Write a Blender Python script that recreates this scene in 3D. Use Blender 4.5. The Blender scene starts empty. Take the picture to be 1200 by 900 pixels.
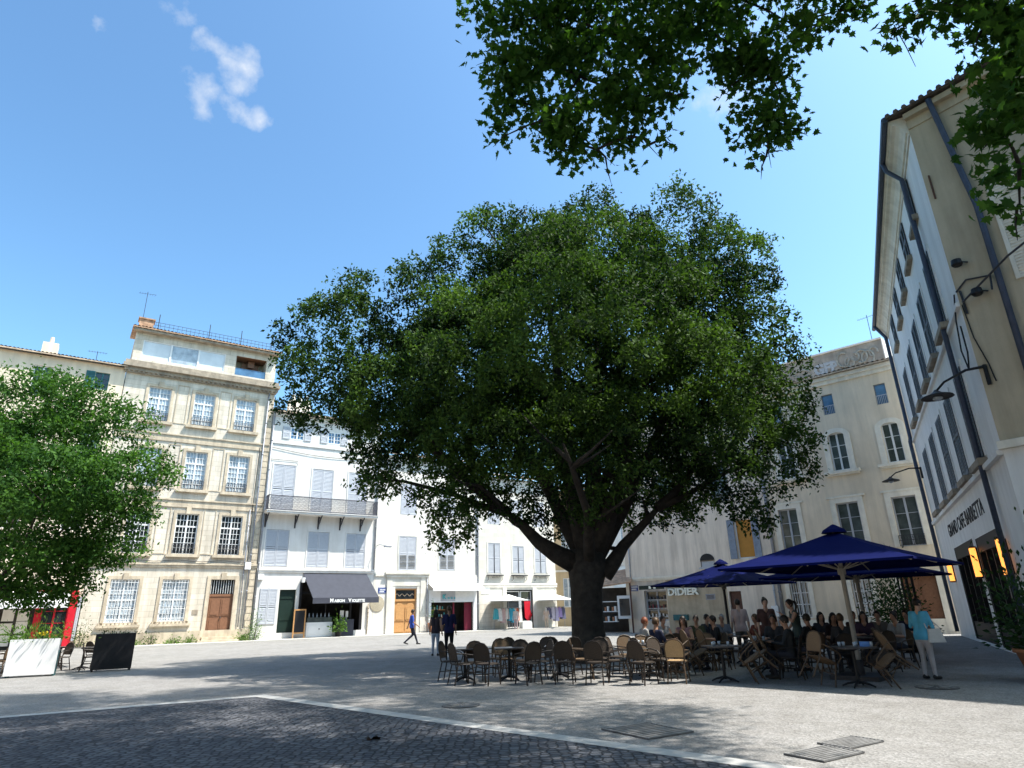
import bpy, math, random
import numpy as np
from mathutils import Vector, Matrix
R = math.radians
S = bpy.context.scene
COL = S.collection
random.seed(7)
rng = np.random.default_rng(11)

# ------------------------------------------------------------------ camera, sky, sun, exposure
F_PX, PITCH, ROLL, EYE = 742.0, R(19.7), R(-1.5), 1.6        # measured on the 1200 px wide photograph
def cam_axes():
    f = Vector((0, math.cos(PITCH), math.sin(PITCH))); u = Vector((0, -math.sin(PITCH), math.cos(PITCH))); r = Vector((1, 0, 0))
    return (math.cos(ROLL)*r + math.sin(ROLL)*u, -math.sin(ROLL)*r + math.cos(ROLL)*u, f)
CR, CU, CF = cam_axes()
cd = bpy.data.cameras.new('camera'); co = bpy.data.objects.new('camera', cd); COL.objects.link(co)
cd.sensor_width = 36; cd.lens = 36*F_PX/1200; cd.clip_start = .05; cd.clip_end = 2000
co.matrix_world = Matrix(((CR.x, CU.x, -CF.x, 0), (CR.y, CU.y, -CF.y, 0), (CR.z, CU.z, -CF.z, EYE), (0, 0, 0, 1)))
S.camera = co

SUN_HEAD, SUN_EL = 98.0, 61.0
sv = Vector((math.sin(R(SUN_HEAD))*math.cos(R(SUN_EL)), math.cos(R(SUN_HEAD))*math.cos(R(SUN_EL)), math.sin(R(SUN_EL))))
W = bpy.data.worlds.new('World'); S.world = W; W.use_nodes = True
nt = W.node_tree; nt.nodes.clear()
out = nt.nodes.new('ShaderNodeOutputWorld'); bg = nt.nodes.new('ShaderNodeBackground'); sky = nt.nodes.new('ShaderNodeTexSky')
sky.sky_type = 'NISHITA'; sky.sun_disc = False; sky.sun_elevation = R(SUN_EL); sky.sun_rotation = R(SUN_HEAD)
sky.air_density = 1.0; sky.dust_density = 1.7; sky.ozone_density = .8
bg.inputs['Strength'].default_value = .148
# a few small fair weather clouds, placed by direction in the sky
def px_dir(x, y): return (CR*((x-600)/F_PX) + CU*((450-y)/F_PX) + CF).normalized()
tc = nt.nodes.new('ShaderNodeTexCoord'); mp = nt.nodes.new('ShaderNodeMapping'); mp.inputs['Scale'].default_value = (1, 1, 1)
nz = nt.nodes.new('ShaderNodeTexNoise'); nz.inputs['Scale'].default_value = 22; nz.inputs['Detail'].default_value = 9; nz.inputs['Roughness'].default_value = .62
nt.links.new(tc.outputs['Generated'], mp.inputs[0]); nt.links.new(mp.outputs[0], nz.inputs[0])
wz = nt.nodes.new('ShaderNodeTexNoise'); wz.inputs['Scale'].default_value = 14; wz.inputs['Detail'].default_value = 6; nt.links.new(tc.outputs['Generated'], wz.inputs[0])
wa = nt.nodes.new('ShaderNodeVectorMath'); wa.operation = 'MULTIPLY_ADD'; nt.links.new(wz.outputs['Color'], wa.inputs[0]); wa.inputs[1].default_value = (.09,.09,.09); wa.inputs[2].default_value = (-.045,-.045,-.045)
wb = nt.nodes.new('ShaderNodeVectorMath'); wb.operation = 'ADD'; nt.links.new(wa.outputs[0], wb.inputs[0]); nt.links.new(tc.outputs['Generated'], wb.inputs[1])
acc = None
def mth(op, a, b, clamp=False):
    n = nt.nodes.new('ShaderNodeMath'); n.operation = op; n.use_clamp = clamp
    for i, v in enumerate((a, b)):
        if hasattr(v, 'links'): nt.links.new(v, n.inputs[i])
        else: n.inputs[i].default_value = v
    return n.outputs[0]
for (x, y, rad, amt) in ((262, 62, .045, 1.0), (240, 40, .03, .8), (275, 80, .036, 1.05), (248, 118, .04, 1.0), (282, 120, .034, .95), (308, 130, .036, .95), (215, 10, .03, .65), (185, 95, .02, .5), (105, 30, .024, .55), (845, 118, .05, .75), (880, 60, .05, .6)):
    d = px_dir(x, y)
    vd = nt.nodes.new('ShaderNodeVectorMath'); vd.operation = 'DISTANCE'; nt.links.new(wb.outputs[0], vd.inputs[0]); vd.inputs[1].default_value = d
    q = mth('MULTIPLY', mth('SUBTRACT', 1.0, mth('DIVIDE', vd.outputs['Value'], rad), True), amt)
    acc = q if acc is None else mth('MAXIMUM', acc, q)
cl = mth('MULTIPLY', mth('SUBTRACT', mth('ADD', mth('MULTIPLY', acc, .88), mth('MULTIPLY', nz.outputs['Fac'], 1.5)), 1.02), 1.0, True)
cl = mth('MULTIPLY', cl, mth('MULTIPLY', acc, 3.0, True))
mx = nt.nodes.new('ShaderNodeMix'); mx.data_type = 'RGBA'
nt.links.new(mth('MULTIPLY', cl, .95), mx.inputs['Factor']); v1 = nt.nodes.new('ShaderNodeVectorMath'); v1.operation = 'SCALE'; v1.inputs['Scale'].default_value = 1/2.8; ga = nt.nodes.new('ShaderNodeGamma'); ga.inputs[1].default_value = 1.28
v2 = nt.nodes.new('ShaderNodeVectorMath'); v2.operation = 'MULTIPLY'; v2.inputs[1].default_value = (2.25, 2.87, 2.78)
nt.links.new(sky.outputs[0], v1.inputs[0]); nt.links.new(v1.outputs[0], ga.inputs[0]); nt.links.new(ga.outputs[0], v2.inputs[0]); nt.links.new(v2.outputs[0], mx.inputs['A']); mx.inputs['B'].default_value = (3.5, 3.6, 3.7, 1)
nt.links.new(mx.outputs['Result'], bg.inputs['Color']); nt.links.new(bg.outputs[0], out.inputs[0])

sl = bpy.data.lights.new('sun', 'SUN'); sl.energy = 4.6; sl.angle = R(.53); sl.color = (1, .955, .88)
so = bpy.data.objects.new('sun', sl); COL.objects.link(so); so.rotation_euler = sv.to_track_quat('Z', 'Y').to_euler(); so.location = sv*120
S.view_settings.view_transform = 'Standard'; S.view_settings.look = 'None'; S.view_settings.gamma = 1; S.view_settings.use_curve_mapping = False
S.view_settings.exposure = 1.0
S.cycles.max_bounces = 6; S.cycles.diffuse_bounces = 3; S.cycles.glossy_bounces = 3; S.cycles.transmission_bounces = 4; S.cycles.transparent_max_bounces = 6

# ------------------------------------------------------------------ helpers
def gpt(x, y, z=0.0):
    """a point of the photograph brought down to the height z"""
    d = CR*((x-600)/F_PX) + CU*((450-y)/F_PX) + CF
    return Vector((0, 0, EYE)) + d*((z-EYE)/d.z)
def dpt(x, y, Y):
    """a point of the photograph at the distance Y down the square"""
    d = CR*((x-600)/F_PX) + CU*((450-y)/F_PX) + CF
    return Vector((0, 0, EYE)) + d*(Y/d.y)

class MB:
    def __init__(s): s.v = []; s.f = []; s.m = []
    def add(s, vs, fs, m=0):
        o = len(s.v); s.v += [tuple(p) for p in vs]; s.f += [tuple(i+o for i in f) for f in fs]; s.m += [m]*len(fs); return s
    def box(s, x0, x1, y0, y1, z0, z1, m=0):
        return s.add([(x0,y0,z0),(x1,y0,z0),(x1,y1,z0),(x0,y1,z0),(x0,y0,z1),(x1,y0,z1),(x1,y1,z1),(x0,y1,z1)],
                     [(0,3,2,1),(4,5,6,7),(0,1,5,4),(1,2,6,5),(2,3,7,6),(3,0,4,7)], m)
    def quad(s, a, b, c, d, m=0): return s.add([a,b,c,d], [(0,1,2,3)], m)
    def prism(s, poly, y0, y1, m=0):
        """outline in (x, z), extruded along y"""
        n = len(poly); vs = [(x,y0,z) for x,z in poly]+[(x,y1,z) for x,z in poly]
        return s.add(vs, [tuple(range(n)), tuple(range(2*n-1, n-1, -1))]+[(i, i+n, (i+1)%n+n, (i+1)%n) for i in range(n)], m)
    def slab(s, poly, z0, z1, m=0):
        n = len(poly); vs = [(x,y,z0) for x,y in poly]+[(x,y,z1) for x,y in poly]
        return s.add(vs, [tuple(range(n-1,-1,-1)), tuple(range(n, 2*n))]+[(i, (i+1)%n, (i+1)%n+n, i+n) for i in range(n)], m)
    def tube(s, pts, rads, n=8, m=0, squash=1.0):
        pts = [Vector(p) for p in pts]
        if not hasattr(rads, '__len__'): rads = [rads]*len(pts)
        vs = []; prev = None
        for i, p in enumerate(pts):
            t = (pts[min(i+1, len(pts)-1)]-pts[max(i-1, 0)])
            t = t.normalized() if t.length > 1e-9 else Vector((0,0,1))
            if prev is None:
                a = Vector((0,0,1)) if abs(t.z) < .9 else Vector((1,0,0)); u = t.cross(a).normalized()
            else:
                u = (prev-t*prev.dot(t)).normalized()
            prev = u; w = t.cross(u)
            for k in range(n):
                an = 2*math.pi*k/n; vs.append(p+(u*math.cos(an)+w*math.sin(an)*squash)*rads[i])
        fs = [(i*n+k, i*n+(k+1)%n, (i+1)*n+(k+1)%n, (i+1)*n+k) for i in range(len(pts)-1) for k in range(n)]
        fs += [tuple(range(n-1,-1,-1)), tuple(range((len(pts)-1)*n, len(pts)*n))]
        return s.add(vs, fs, m)
    def lathe(s, prof, n=16, o=(0,0,0), m=0):
        vs = [(o[0]+r*math.cos(2*math.pi*k/n), o[1]+r*math.sin(2*math.pi*k/n), o[2]+z) for r, z in prof for k in range(n)]
        fs = [(i*n+k, i*n+(k+1)%n, (i+1)*n+(k+1)%n, (i+1)*n+k) for i in range(len(prof)-1) for k in range(n)]
        fs += [tuple(range(n-1,-1,-1)), tuple(range((len(prof)-1)*n, len(prof)*n))]
        return s.add(vs, fs, m)
    def ball(s, c, r, n=10, m=0):
        if not hasattr(r, '__len__'): r = (r, r, r)
        k = n//2; vs = [(c[0], c[1], c[2]-r[2])]
        for i in range(1, k):
            a = -math.pi/2+math.pi*i/k
            vs += [(c[0]+r[0]*math.cos(a)*math.cos(2*math.pi*j/n), c[1]+r[1]*math.cos(a)*math.sin(2*math.pi*j/n), c[2]+r[2]*math.sin(a)) for j in range(n)]
        vs.append((c[0], c[1], c[2]+r[2])); L = len(vs)-1
        fs = [(0, 1+(j+1)%n, 1+j) for j in range(n)]
        fs += [(1+(i-1)*n+j, 1+(i-1)*n+(j+1)%n, 1+i*n+(j+1)%n, 1+i*n+j) for i in range(1, k-1) for j in range(n)]
        fs += [(L, 1+(k-2)*n+j, 1+(k-2)*n+(j+1)%n) for j in range(n)]
        return s.add(vs, fs, m)
    def build(s, name, mats, parent=None, smooth=False):
        me = bpy.data.meshes.new(name); me.from_pydata(s.v, [], s.f)
        if not isinstance(mats, (list, tuple)): mats = [mats]
        for mt in mats: me.materials.append(mt)
        if len(mats) > 1: me.polygons.foreach_set('material_index', s.m)
        if smooth: me.polygons.foreach_set('use_smooth', [True]*len(s.f))
        me.update()
        o = bpy.data.objects.new(name, me); COL.objects.link(o)
        if parent is not None: o.parent = parent
        return o
def tag(o, label=None, cat=None, group=None, kind=None):
    if label: o['label'] = label
    if cat: o['category'] = cat
    if group: o['group'] = group
    if kind: o['kind'] = kind
    return o
def thing(name, label, cat, loc=(0,0,0), rz=0.0, group=None):
    o = bpy.data.objects.new(name, None); COL.objects.link(o); o.location = loc; o.rotation_euler = (0, 0, rz)
    return tag(o, label, cat, group)
def copy_tree(o, parent=None):
    c = o.copy(); COL.objects.link(c)
    if parent is not None: c.parent = parent
    for ch in KIDS.get(o.name, None) or [k for k in o.children]: copy_tree(ch, c)
    return c
KIDS = {}
def face(head): return R(90-head)          # local +x runs along the heading, local -y faces the square

# ------------------------------------------------------------------ materials
def mat(name, col, rough=.8, var=.12, scale=3.0, bump=0.0, bscale=40.0, spec=.3, metal=0.0, streak=0.0, dirt=None, trans=None):
    m = bpy.data.materials.new(name); m.use_nodes = True; t = m.node_tree; b = t.nodes['Principled BSDF']
    b.inputs['Roughness'].default_value = rough; b.inputs['Metallic'].default_value = metal; b.inputs['Specular IOR Level'].default_value = spec
    c = t.nodes.new('ShaderNodeTexCoord'); L = t.links
    n = t.nodes.new('ShaderNodeTexNoise'); n.inputs['Scale'].default_value = scale; n.inputs['Detail'].default_value = 6; n.inputs['Roughness'].default_value = .6
    L.new(c.outputs['Object'], n.inputs['Vector'])
    r = t.nodes.new('ShaderNodeValToRGB'); r.color_ramp.elements[0].position = .3; r.color_ramp.elements[1].position = .7
    r.color_ramp.elements[0].color = (*[x*(1-var) for x in col], 1); r.color_ramp.elements[1].color = (*[min(.95, x*(1+var)) for x in col], 1)
    L.new(n.outputs['Fac'], r.inputs[0]); cur = r.outputs[0]
    if streak:
        mp = t.nodes.new('ShaderNodeMapping'); mp.inputs['Scale'].default_value = (2.2, 2.2, .22); L.new(c.outputs['Object'], mp.inputs[0])
        n2 = t.nodes.new('ShaderNodeTexNoise'); n2.inputs['Scale'].default_value = 1.0; n2.inputs['Detail'].default_value = 7; n2.inputs['Roughness'].default_value = .65; L.new(mp.outputs[0], n2.inputs[0])
        r2 = t.nodes.new('ShaderNodeValToRGB'); r2.color_ramp.elements[0].position = .42; r2.color_ramp.elements[1].position = .72
        r2.color_ramp.elements[0].color = (0,0,0,1); r2.color_ramp.elements[1].color = (streak,)*3+(1,)
        L.new(n2.outputs['Fac'], r2.inputs[0])
        x = t.nodes.new('ShaderNodeMix'); x.data_type = 'RGBA'; L.new(r2.outputs[0], x.inputs['Factor']); L.new(cur, x.inputs['A'])
        dcol = dirt or tuple(v*.45 for v in col); x.inputs['B'].default_value = (*dcol, 1); cur = x.outputs['Result']
    L.new(cur, b.inputs['Base Color'])
    if bump:
        n3 = t.nodes.new('ShaderNodeTexNoise'); n3.inputs['Scale'].default_value = bscale; n3.inputs['Detail'].default_value = 4; L.new(c.outputs['Object'], n3.inputs[0])
        bp = t.nodes.new('ShaderNodeBump'); bp.inputs['Strength'].default_value = bump; bp.inputs['Distance'].default_value = .02; L.new(n3.outputs['Fac'], bp.inputs['Height']); L.new(bp.outputs[0], b.inputs['Normal'])
    m.diffuse_color = (*col, 1)
    return m
def ashlar(m, w, h, gap, dark):
    """adds stone courses to a wall material: joints in colour and relief (local x, z)"""
    t = m.node_tree; L = t.links; b = t.nodes['Principled BSDF']; src = b.inputs['Base Color'].links[0].from_socket
    c = t.nodes.new('ShaderNodeTexCoord'); sx = t.nodes.new('ShaderNodeSeparateXYZ'); cx = t.nodes.new('ShaderNodeCombineXYZ')
    L.new(c.outputs['Object'], sx.inputs[0]); L.new(sx.outputs['X'], cx.inputs['X']); L.new(sx.outputs['Z'], cx.inputs['Y'])
    br = t.nodes.new('ShaderNodeTexBrick'); br.inputs['Scale'].default_value = 1; br.inputs['Brick Width'].default_value = w; br.inputs['Row Height'].default_value = h
    br.inputs['Mortar Size'].default_value = gap; br.inputs['Mortar Smooth'].default_value = .3; br.inputs['Color1'].default_value = (1,1,1,1); br.inputs['Color2'].default_value = (.86,.86,.84,1); br.inputs['Mortar'].default_value = (dark,dark,dark*.95,1)
    L.new(cx.outputs[0], br.inputs[0])
    x = t.nodes.new('ShaderNodeMix'); x.data_type = 'RGBA'; x.blend_type = 'MULTIPLY'; x.inputs['Factor'].default_value = 1
    L.new(src, x.inputs['A']); L.new(br.outputs['Color'], x.inputs['B']); L.new(x.outputs['Result'], b.inputs['Base Color'])
    return m
def glow(name, col, e):
    m = mat(name, col); b = m.node_tree.nodes['Principled BSDF']; b.inputs['Emission Color'].default_value = (*col, 1); b.inputs['Emission Strength'].default_value = e
    return m
def leafmat(name, a, b_, tr):
    m = bpy.data.materials.new(name); m.use_nodes = True; t = m.node_tree; L = t.links; t.nodes.clear()
    o = t.nodes.new('ShaderNodeOutputMaterial'); p = t.nodes.new('ShaderNodeBsdfPrincipled'); tl = t.nodes.new('ShaderNodeBsdfTranslucent'); ms = t.nodes.new('ShaderNodeMixShader')
    at = t.nodes.new('ShaderNodeAttribute'); at.attribute_name = 'tone'
    r = t.nodes.new('ShaderNodeValToRGB'); r.color_ramp.elements[0].color = (*a, 1); r.color_ramp.elements[1].color = (*b_, 1); L.new(at.outputs['Fac'], r.inputs[0])
    L.new(r.outputs[0], p.inputs['Base Color']); p.inputs['Roughness'].default_value = .68; p.inputs['Specular IOR Level'].default_value = .12
    x = t.nodes.new('ShaderNodeMix'); x.data_type = 'RGBA'; x.blend_type = 'MULTIPLY'; x.inputs['Factor'].default_value = 1; L.new(r.outputs[0], x.inputs['A']); x.inputs['B'].default_value = (1.5, 1.7, .6, 1)
    L.new(x.outputs['Result'], tl.inputs[0]); ms.inputs[0].default_value = tr
    L.new(p.outputs[0], ms.inputs[1]); L.new(tl.outputs[0], ms.inputs[2]); L.new(ms.outputs[0], o.inputs[0])
    m.diffuse_color = (*b_, 1)
    return m
M = {}
M['stone'] = ashlar(mat('warm_limestone', (.70,.63,.53), .9, .11, .9, .25, 30, streak=.5, dirt=(.31,.245,.17)), .95, .36, .012, .66)
M['trim'] = mat('limestone_trim', (.56,.47,.35), .9, .18, 2.0, .2, 30, streak=.65, dirt=(.19,.15,.11))
M['cornice'] = mat('weathered_cornice', (.36,.30,.23), .9, .25, 3, .3, 20, streak=.6, dirt=(.10,.085,.07))
M['white_wall'] = mat('white_plaster', (.69,.665,.625), .9, .06, .8, .12, 20, streak=.4, dirt=(.42,.37,.31))
M['cream_wall'] = mat('cream_plaster', (.70,.665,.60), .9, .06, .7, .12, 20, streak=.35, dirt=(.46,.39,.30))
M['cream_stone'] = ashlar(mat('cream_stone', (.69,.655,.585), .9, .08, 1.0, .15, 25, streak=.25), .8, .35, .005, .86)
M['tan_wall'] = mat('tan_plaster', (.52,.40,.25), .9, .1, .8, .1, 20, streak=.3)
M['beige_wall'] = mat('beige_plaster', (.75,.63,.48), .92, .12, .5, .2, 12, streak=.5, dirt=(.42,.36,.28))
M['beige_trim'] = mat('beige_stone_trim', (.80,.74,.63), .9, .10, 2.5, .2, 30, streak=.3, dirt=(.2,.17,.14))
M['pale_wall'] = mat('pale_rose_plaster', (.80,.69,.57), .92, .10, .6, .2, 12, streak=.7, dirt=(.40,.33,.27))
M['grey_wall'] = mat('grey_white_plaster', (.84,.83,.81), .9, .08, .5, .2, 12, streak=.35, dirt=(.52,.50,.47))
M['end_wall'] = mat('ochre_grey_render', (.50,.425,.31), .92, .14, .6, .3, 9, streak=.5, dirt=(.27,.22,.15))
M['end_base'] = mat('pale_end_render', (.60,.56,.50), .9, .1, .8, .2, 10, streak=.4)
M['concrete'] = mat('grey_attic_render', (.33,.30,.26), .95, .3, 1.2, .4, 14, streak=.6, dirt=(.14,.13,.12))
M['tile'] = mat('clay_roof_tile', (.40,.25,.16), .9, .45, 3.5, .3, 30)
M['old_tile'] = mat('bleached_roof_tile', (.50,.38,.28), .9, .4, 4, .3, 30)
M['white_paint'] = mat('white_paint', (.76,.76,.75), .5, .05, 4)
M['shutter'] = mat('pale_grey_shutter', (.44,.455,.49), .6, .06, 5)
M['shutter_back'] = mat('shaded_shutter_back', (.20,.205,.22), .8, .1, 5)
M['grey_shutter'] = mat('weathered_grey_shutter', (.19,.215,.24), .7, .12, 5)
M['blue_shutter'] = mat('blue_grey_shutter', (.27,.31,.38), .7, .15, 5)
M['teal_shutter'] = mat('teal_shutter', (.03,.12,.13), .6)
M['slat_grey'] = mat('dark_grey_slats', (.20,.19,.17), .7, .1, 4)
M['curtain_glass'] = mat('curtained_pane', (.36,.42,.47), .06, .35, 2.2, spec=.6)
M['blind_glass'] = mat('white_blind_pane', (.62,.66,.68), .08, .1, 1.3, spec=.6)
M['dark_glass'] = mat('dark_pane', (.02,.026,.03), .05, .4, 2, spec=.7)
M['blue_glass'] = mat('sky_blue_pane', (.07,.16,.28), .05, .3, 2, spec=.7)
M['green_glass'] = mat('dim_curtain_pane', (.085,.10,.095), .08, .4, 1.6, spec=.6)
M['brown_door'] = mat('brown_door_wood', (.21,.10,.055), .55, .15, 8)
M['honey_door'] = mat('honey_oak', (.47,.25,.10), .45, .15, 9)
M['dark_wood'] = mat('dark_red_wood', (.10,.045,.03), .6, .2, 8)
M['green_door'] = mat('black_green_paint', (.008,.022,.016), .5)
M['black'] = mat('black_paint', (.012,.012,.014), .5, .2)
M['iron'] = mat('dark_iron', (.035,.035,.04), .5, .2, 8)
M['balcony'] = mat('grey_iron', (.07,.07,.085), .5, .15, 8)
M['zinc'] = mat('zinc_pipe', (.27,.28,.31), .45, .2, 6, metal=.3)
M['blue_zinc'] = mat('blue_grey_pipe', (.055,.07,.11), .45, .2, 6)
M['awning_grey'] = mat('charcoal_awning', (.055,.058,.075), .85, .1, 3)
M['awning_white'] = mat('white_awning', (.78,.78,.76), .85, .04, 3)
M['red_paint'] = mat('red_paint', (.52,.015,.03), .4, .08, 3)
M['maroon'] = mat('maroon_paint', (.16,.015,.035), .5)
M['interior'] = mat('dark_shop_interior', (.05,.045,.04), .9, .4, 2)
M['plaque_blue'] = mat('blue_enamel', (.02,.05,.22), .3, .05)
M['white_text'] = mat('white_lettering', (.8,.8,.78), .5, .03)
M['black_text'] = mat('dark_lettering', (.02,.018,.022), .6, .1)
M['turquoise'] = mat('turquoise_paint', (.08,.42,.48), .5)
M['cream_text'] = mat('cream_lettering', (.88,.84,.72), .5)
M['graffiti'] = mat('graffiti_paint', (.36,.385,.41), .8, .15, 5)
M['graffiti_dim'] = mat('faded_graffiti', (.30,.295,.26), .9, .3, 4)
M['ochre_cloth'] = mat('ochre_blind', (.48,.23,.05), .8, .1, 3)
M['blue_strip'] = mat('blue_flashing', (.10,.16,.30), .5, .15, 3)
M['bark'] = mat('dark_bark', (.04,.033,.027), .95, .4, 5, .9, 14)
M['leaf'] = leafmat('hackberry_leaf', (.004,.015,.008), (.10,.175,.036), .25)
M['leaf_light'] = leafmat('light_green_leaf', (.014,.05,.012), (.085,.18,.032), .30)
M['leaf_plane'] = leafmat('plane_tree_leaf', (.02,.06,.014), (.075,.16,.025), .34)
M['leaf_dark'] = leafmat('dark_shrub_leaf', (.01,.03,.012), (.04,.08,.025), .2)
M['leaf_weed'] = leafmat('weed_leaf', (.05,.11,.02), (.14,.24,.05), .3)
M['terracotta'] = mat('terracotta', (.42,.19,.10), .85, .15, 5)
M['canvas_blue'] = mat('navy_canvas', (.001,.0045,.06), .9, .1, 3, .25, 6, spec=.08)
M['pole'] = mat('grey_brown_pole', (.30,.27,.23), .5, .1, 5)
M['light_cane'] = mat('light_woven_cane', (.40,.26,.13), .7, .2, 60, .4, 120); M['cane'] = mat('woven_cane', (.16,.105,.06), .7, .2, 60, .4, 120)
M['rattan'] = mat('rattan_cane', (.085,.055,.033), .55, .2, 12)
M['dark_cane'] = mat('dark_woven_cane', (.05,.036,.026), .7, .25, 60, .4, 120)  # dark chair cane and rattan carry the terrace shade in their colour
M['dark_rattan'] = mat('dark_rattan', (.03,.022,.017), .5, .2, 12)
M['table_top'] = mat('dark_table_top', (.06,.055,.055), .35, .15, 4)
M['clear'] = mat('pale_glassware', (.35,.40,.45), .1, .1, 5, spec=.8)
M['steel'] = mat('steel_cover', (.10,.10,.10), .7, .3, 6); M['steel_rib'] = mat('worn_steel_rib', (.21,.205,.20), .6, .3, 6)

# ------------------------------------------------------------------ ground
def ground_mat(name, base, var, speck, cob=False):
    m = mat(name, base, .9, var, .35); t = m.node_tree; L = t.links; b = t.nodes['Principled BSDF']; src = b.inputs['Base Color'].links[0].from_socket
    c = t.nodes.new('ShaderNodeTexCoord')
    if cob:
        mp = t.nodes.new('ShaderNodeMapping'); mp.inputs['Scale'].default_value = (8.5, 8.5, 8.5); L.new(c.outputs['Object'], mp.inputs[0])
        v = t.nodes.new('ShaderNodeTexVoronoi'); v.feature = 'DISTANCE_TO_EDGE'; v.inputs['Scale'].default_value = 1; v.inputs['Randomness'].default_value = .55; L.new(mp.outputs[0], v.inputs['Vector'])
        v2 = t.nodes.new('ShaderNodeTexVoronoi'); v2.inputs['Scale'].default_value = 1; v2.inputs['Randomness'].default_value = .55; L.new(mp.outputs[0], v2.inputs['Vector'])
        r = t.nodes.new('ShaderNodeValToRGB'); r.color_ramp.elements[0].position = .02; r.color_ramp.elements[1].position = .16; r.color_ramp.elements[0].color = (.3,.3,.3,1); L.new(v.outputs['Distance'], r.inputs[0])
        r2 = t.nodes.new('ShaderNodeValToRGB'); r2.color_ramp.elements[0].color = (.55,.56,.6,1); r2.color_ramp.elements[1].color = (1.25,1.2,1.15,1); L.new(v2.outputs['Color'], r2.inputs[0])
        for k in (r, r2):
            x = t.nodes.new('ShaderNodeMix'); x.data_type = 'RGBA'; x.blend_type = 'MULTIPLY'; x.inputs['Factor'].default_value = 1; L.new(src, x.inputs['A']); L.new(k.outputs[0], x.inputs['B']); src = x.outputs['Result']
        h = r.outputs[0]; st, di = .9, .03
    else:
        n = t.nodes.new('ShaderNodeTexVoronoi'); n.inputs['Scale'].default_value = 42; L.new(c.outputs['Object'], n.inputs['Vector'])
        r = t.nodes.new('ShaderNodeValToRGB'); r.color_ramp.elements[0].color = (1-speck,)*3+(1,); r.color_ramp.elements[1].color = (1+speck*.6,)*3+(1,); L.new(n.outputs['Color'], r.inputs[0])
        n5 = t.nodes.new('ShaderNodeTexNoise'); n5.inputs['Scale'].default_value = 1.6; n5.inputs['Detail'].default_value = 8; n5.inputs['Roughness'].default_value = .7; L.new(c.outputs['Object'], n5.inputs['Vector'])
        r5 = t.nodes.new('ShaderNodeValToRGB'); r5.color_ramp.elements[0].position = .35; r5.color_ramp.elements[1].position = .6; r5.color_ramp.elements[0].color = (.78,.77,.75,1); L.new(n5.outputs['Fac'], r5.inputs[0])
        for k in (r, r5):
            x = t.nodes.new('ShaderNodeMix'); x.data_type = 'RGBA'; x.blend_type = 'MULTIPLY'; x.inputs['Factor'].default_value = 1; L.new(src, x.inputs['A']); L.new(k.outputs[0], x.inputs['B']); src = x.outputs['Result']
        h = n.outputs['Distance']; st, di = .5, .012
    L.new(src, b.inputs['Base Color'])
    bp = t.nodes.new('ShaderNodeBump'); bp.inputs['Strength'].default_value = st; bp.inputs['Distance'].default_value = di; L.new(h, bp.inputs['Height']); L.new(bp.outputs[0], b.inputs['Normal'])
    return m
M['paving'] = ground_mat('pale_resin_paving', (.268,.258,.247), .09, .45)
M['cobble'] = ground_mat('dark_cobbles', (.115,.122,.138), .15, .3, True)
M['kerbstone'] = mat('white_stone_strip', (.42,.41,.39), .85, .12, 4, .3, 30)
M['pavement'] = mat('sidewalk_stone', (.44,.42,.385), .9, .08, 1.5, .2, 30)
g = MB(); g.quad((-700,-700,0), (700,-700,0), (700,900,0), (-700,900,0)); tag(g.build('ground', M['paving']), 'pale paving of the square', kind='structure')
A = Vector((-5.63, 14.92)); Bp = Vector((-9.38, 12.70)); Cp = Vector((2.03, 7.88))
dl = (Bp-A).normalized(); dr = (Cp-A).normalized()
g = MB(); g.add([(A.x,A.y,.004), *[(p.x,p.y,.004) for p in (A+dl*24, A+dl*24+dr*26, A+dr*26)]], [(0,1,2,3)]); tag(g.build('cobblestone_paving', M['cobble']), kind='structure')
g = MB(); wst = .3; bis = (dl+dr)
nl = Vector((-dl.y, dl.x)); nl = nl if nl.dot(dr) < 0 else -nl; nr = Vector((-dr.y, dr.x)); nr = nr if nr.dot(dl) < 0 else -nr
Ao = A - bis/(bis.length)*(wst/max(.2, abs(bis.normalized().dot(-nl))))
g.add([(p.x,p.y,.008) for p in (A, A+dl*24, A+dl*24+nl*wst, Ao)], [(0,1,2,3)])
g.add([(p.x,p.y,.008) for p in (A, Ao, A+dr*26+nr*wst, A+dr*26)], [(0,1,2,3)])
tag(g.build('paving_border', M['kerbstone']), kind='structure')

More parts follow.
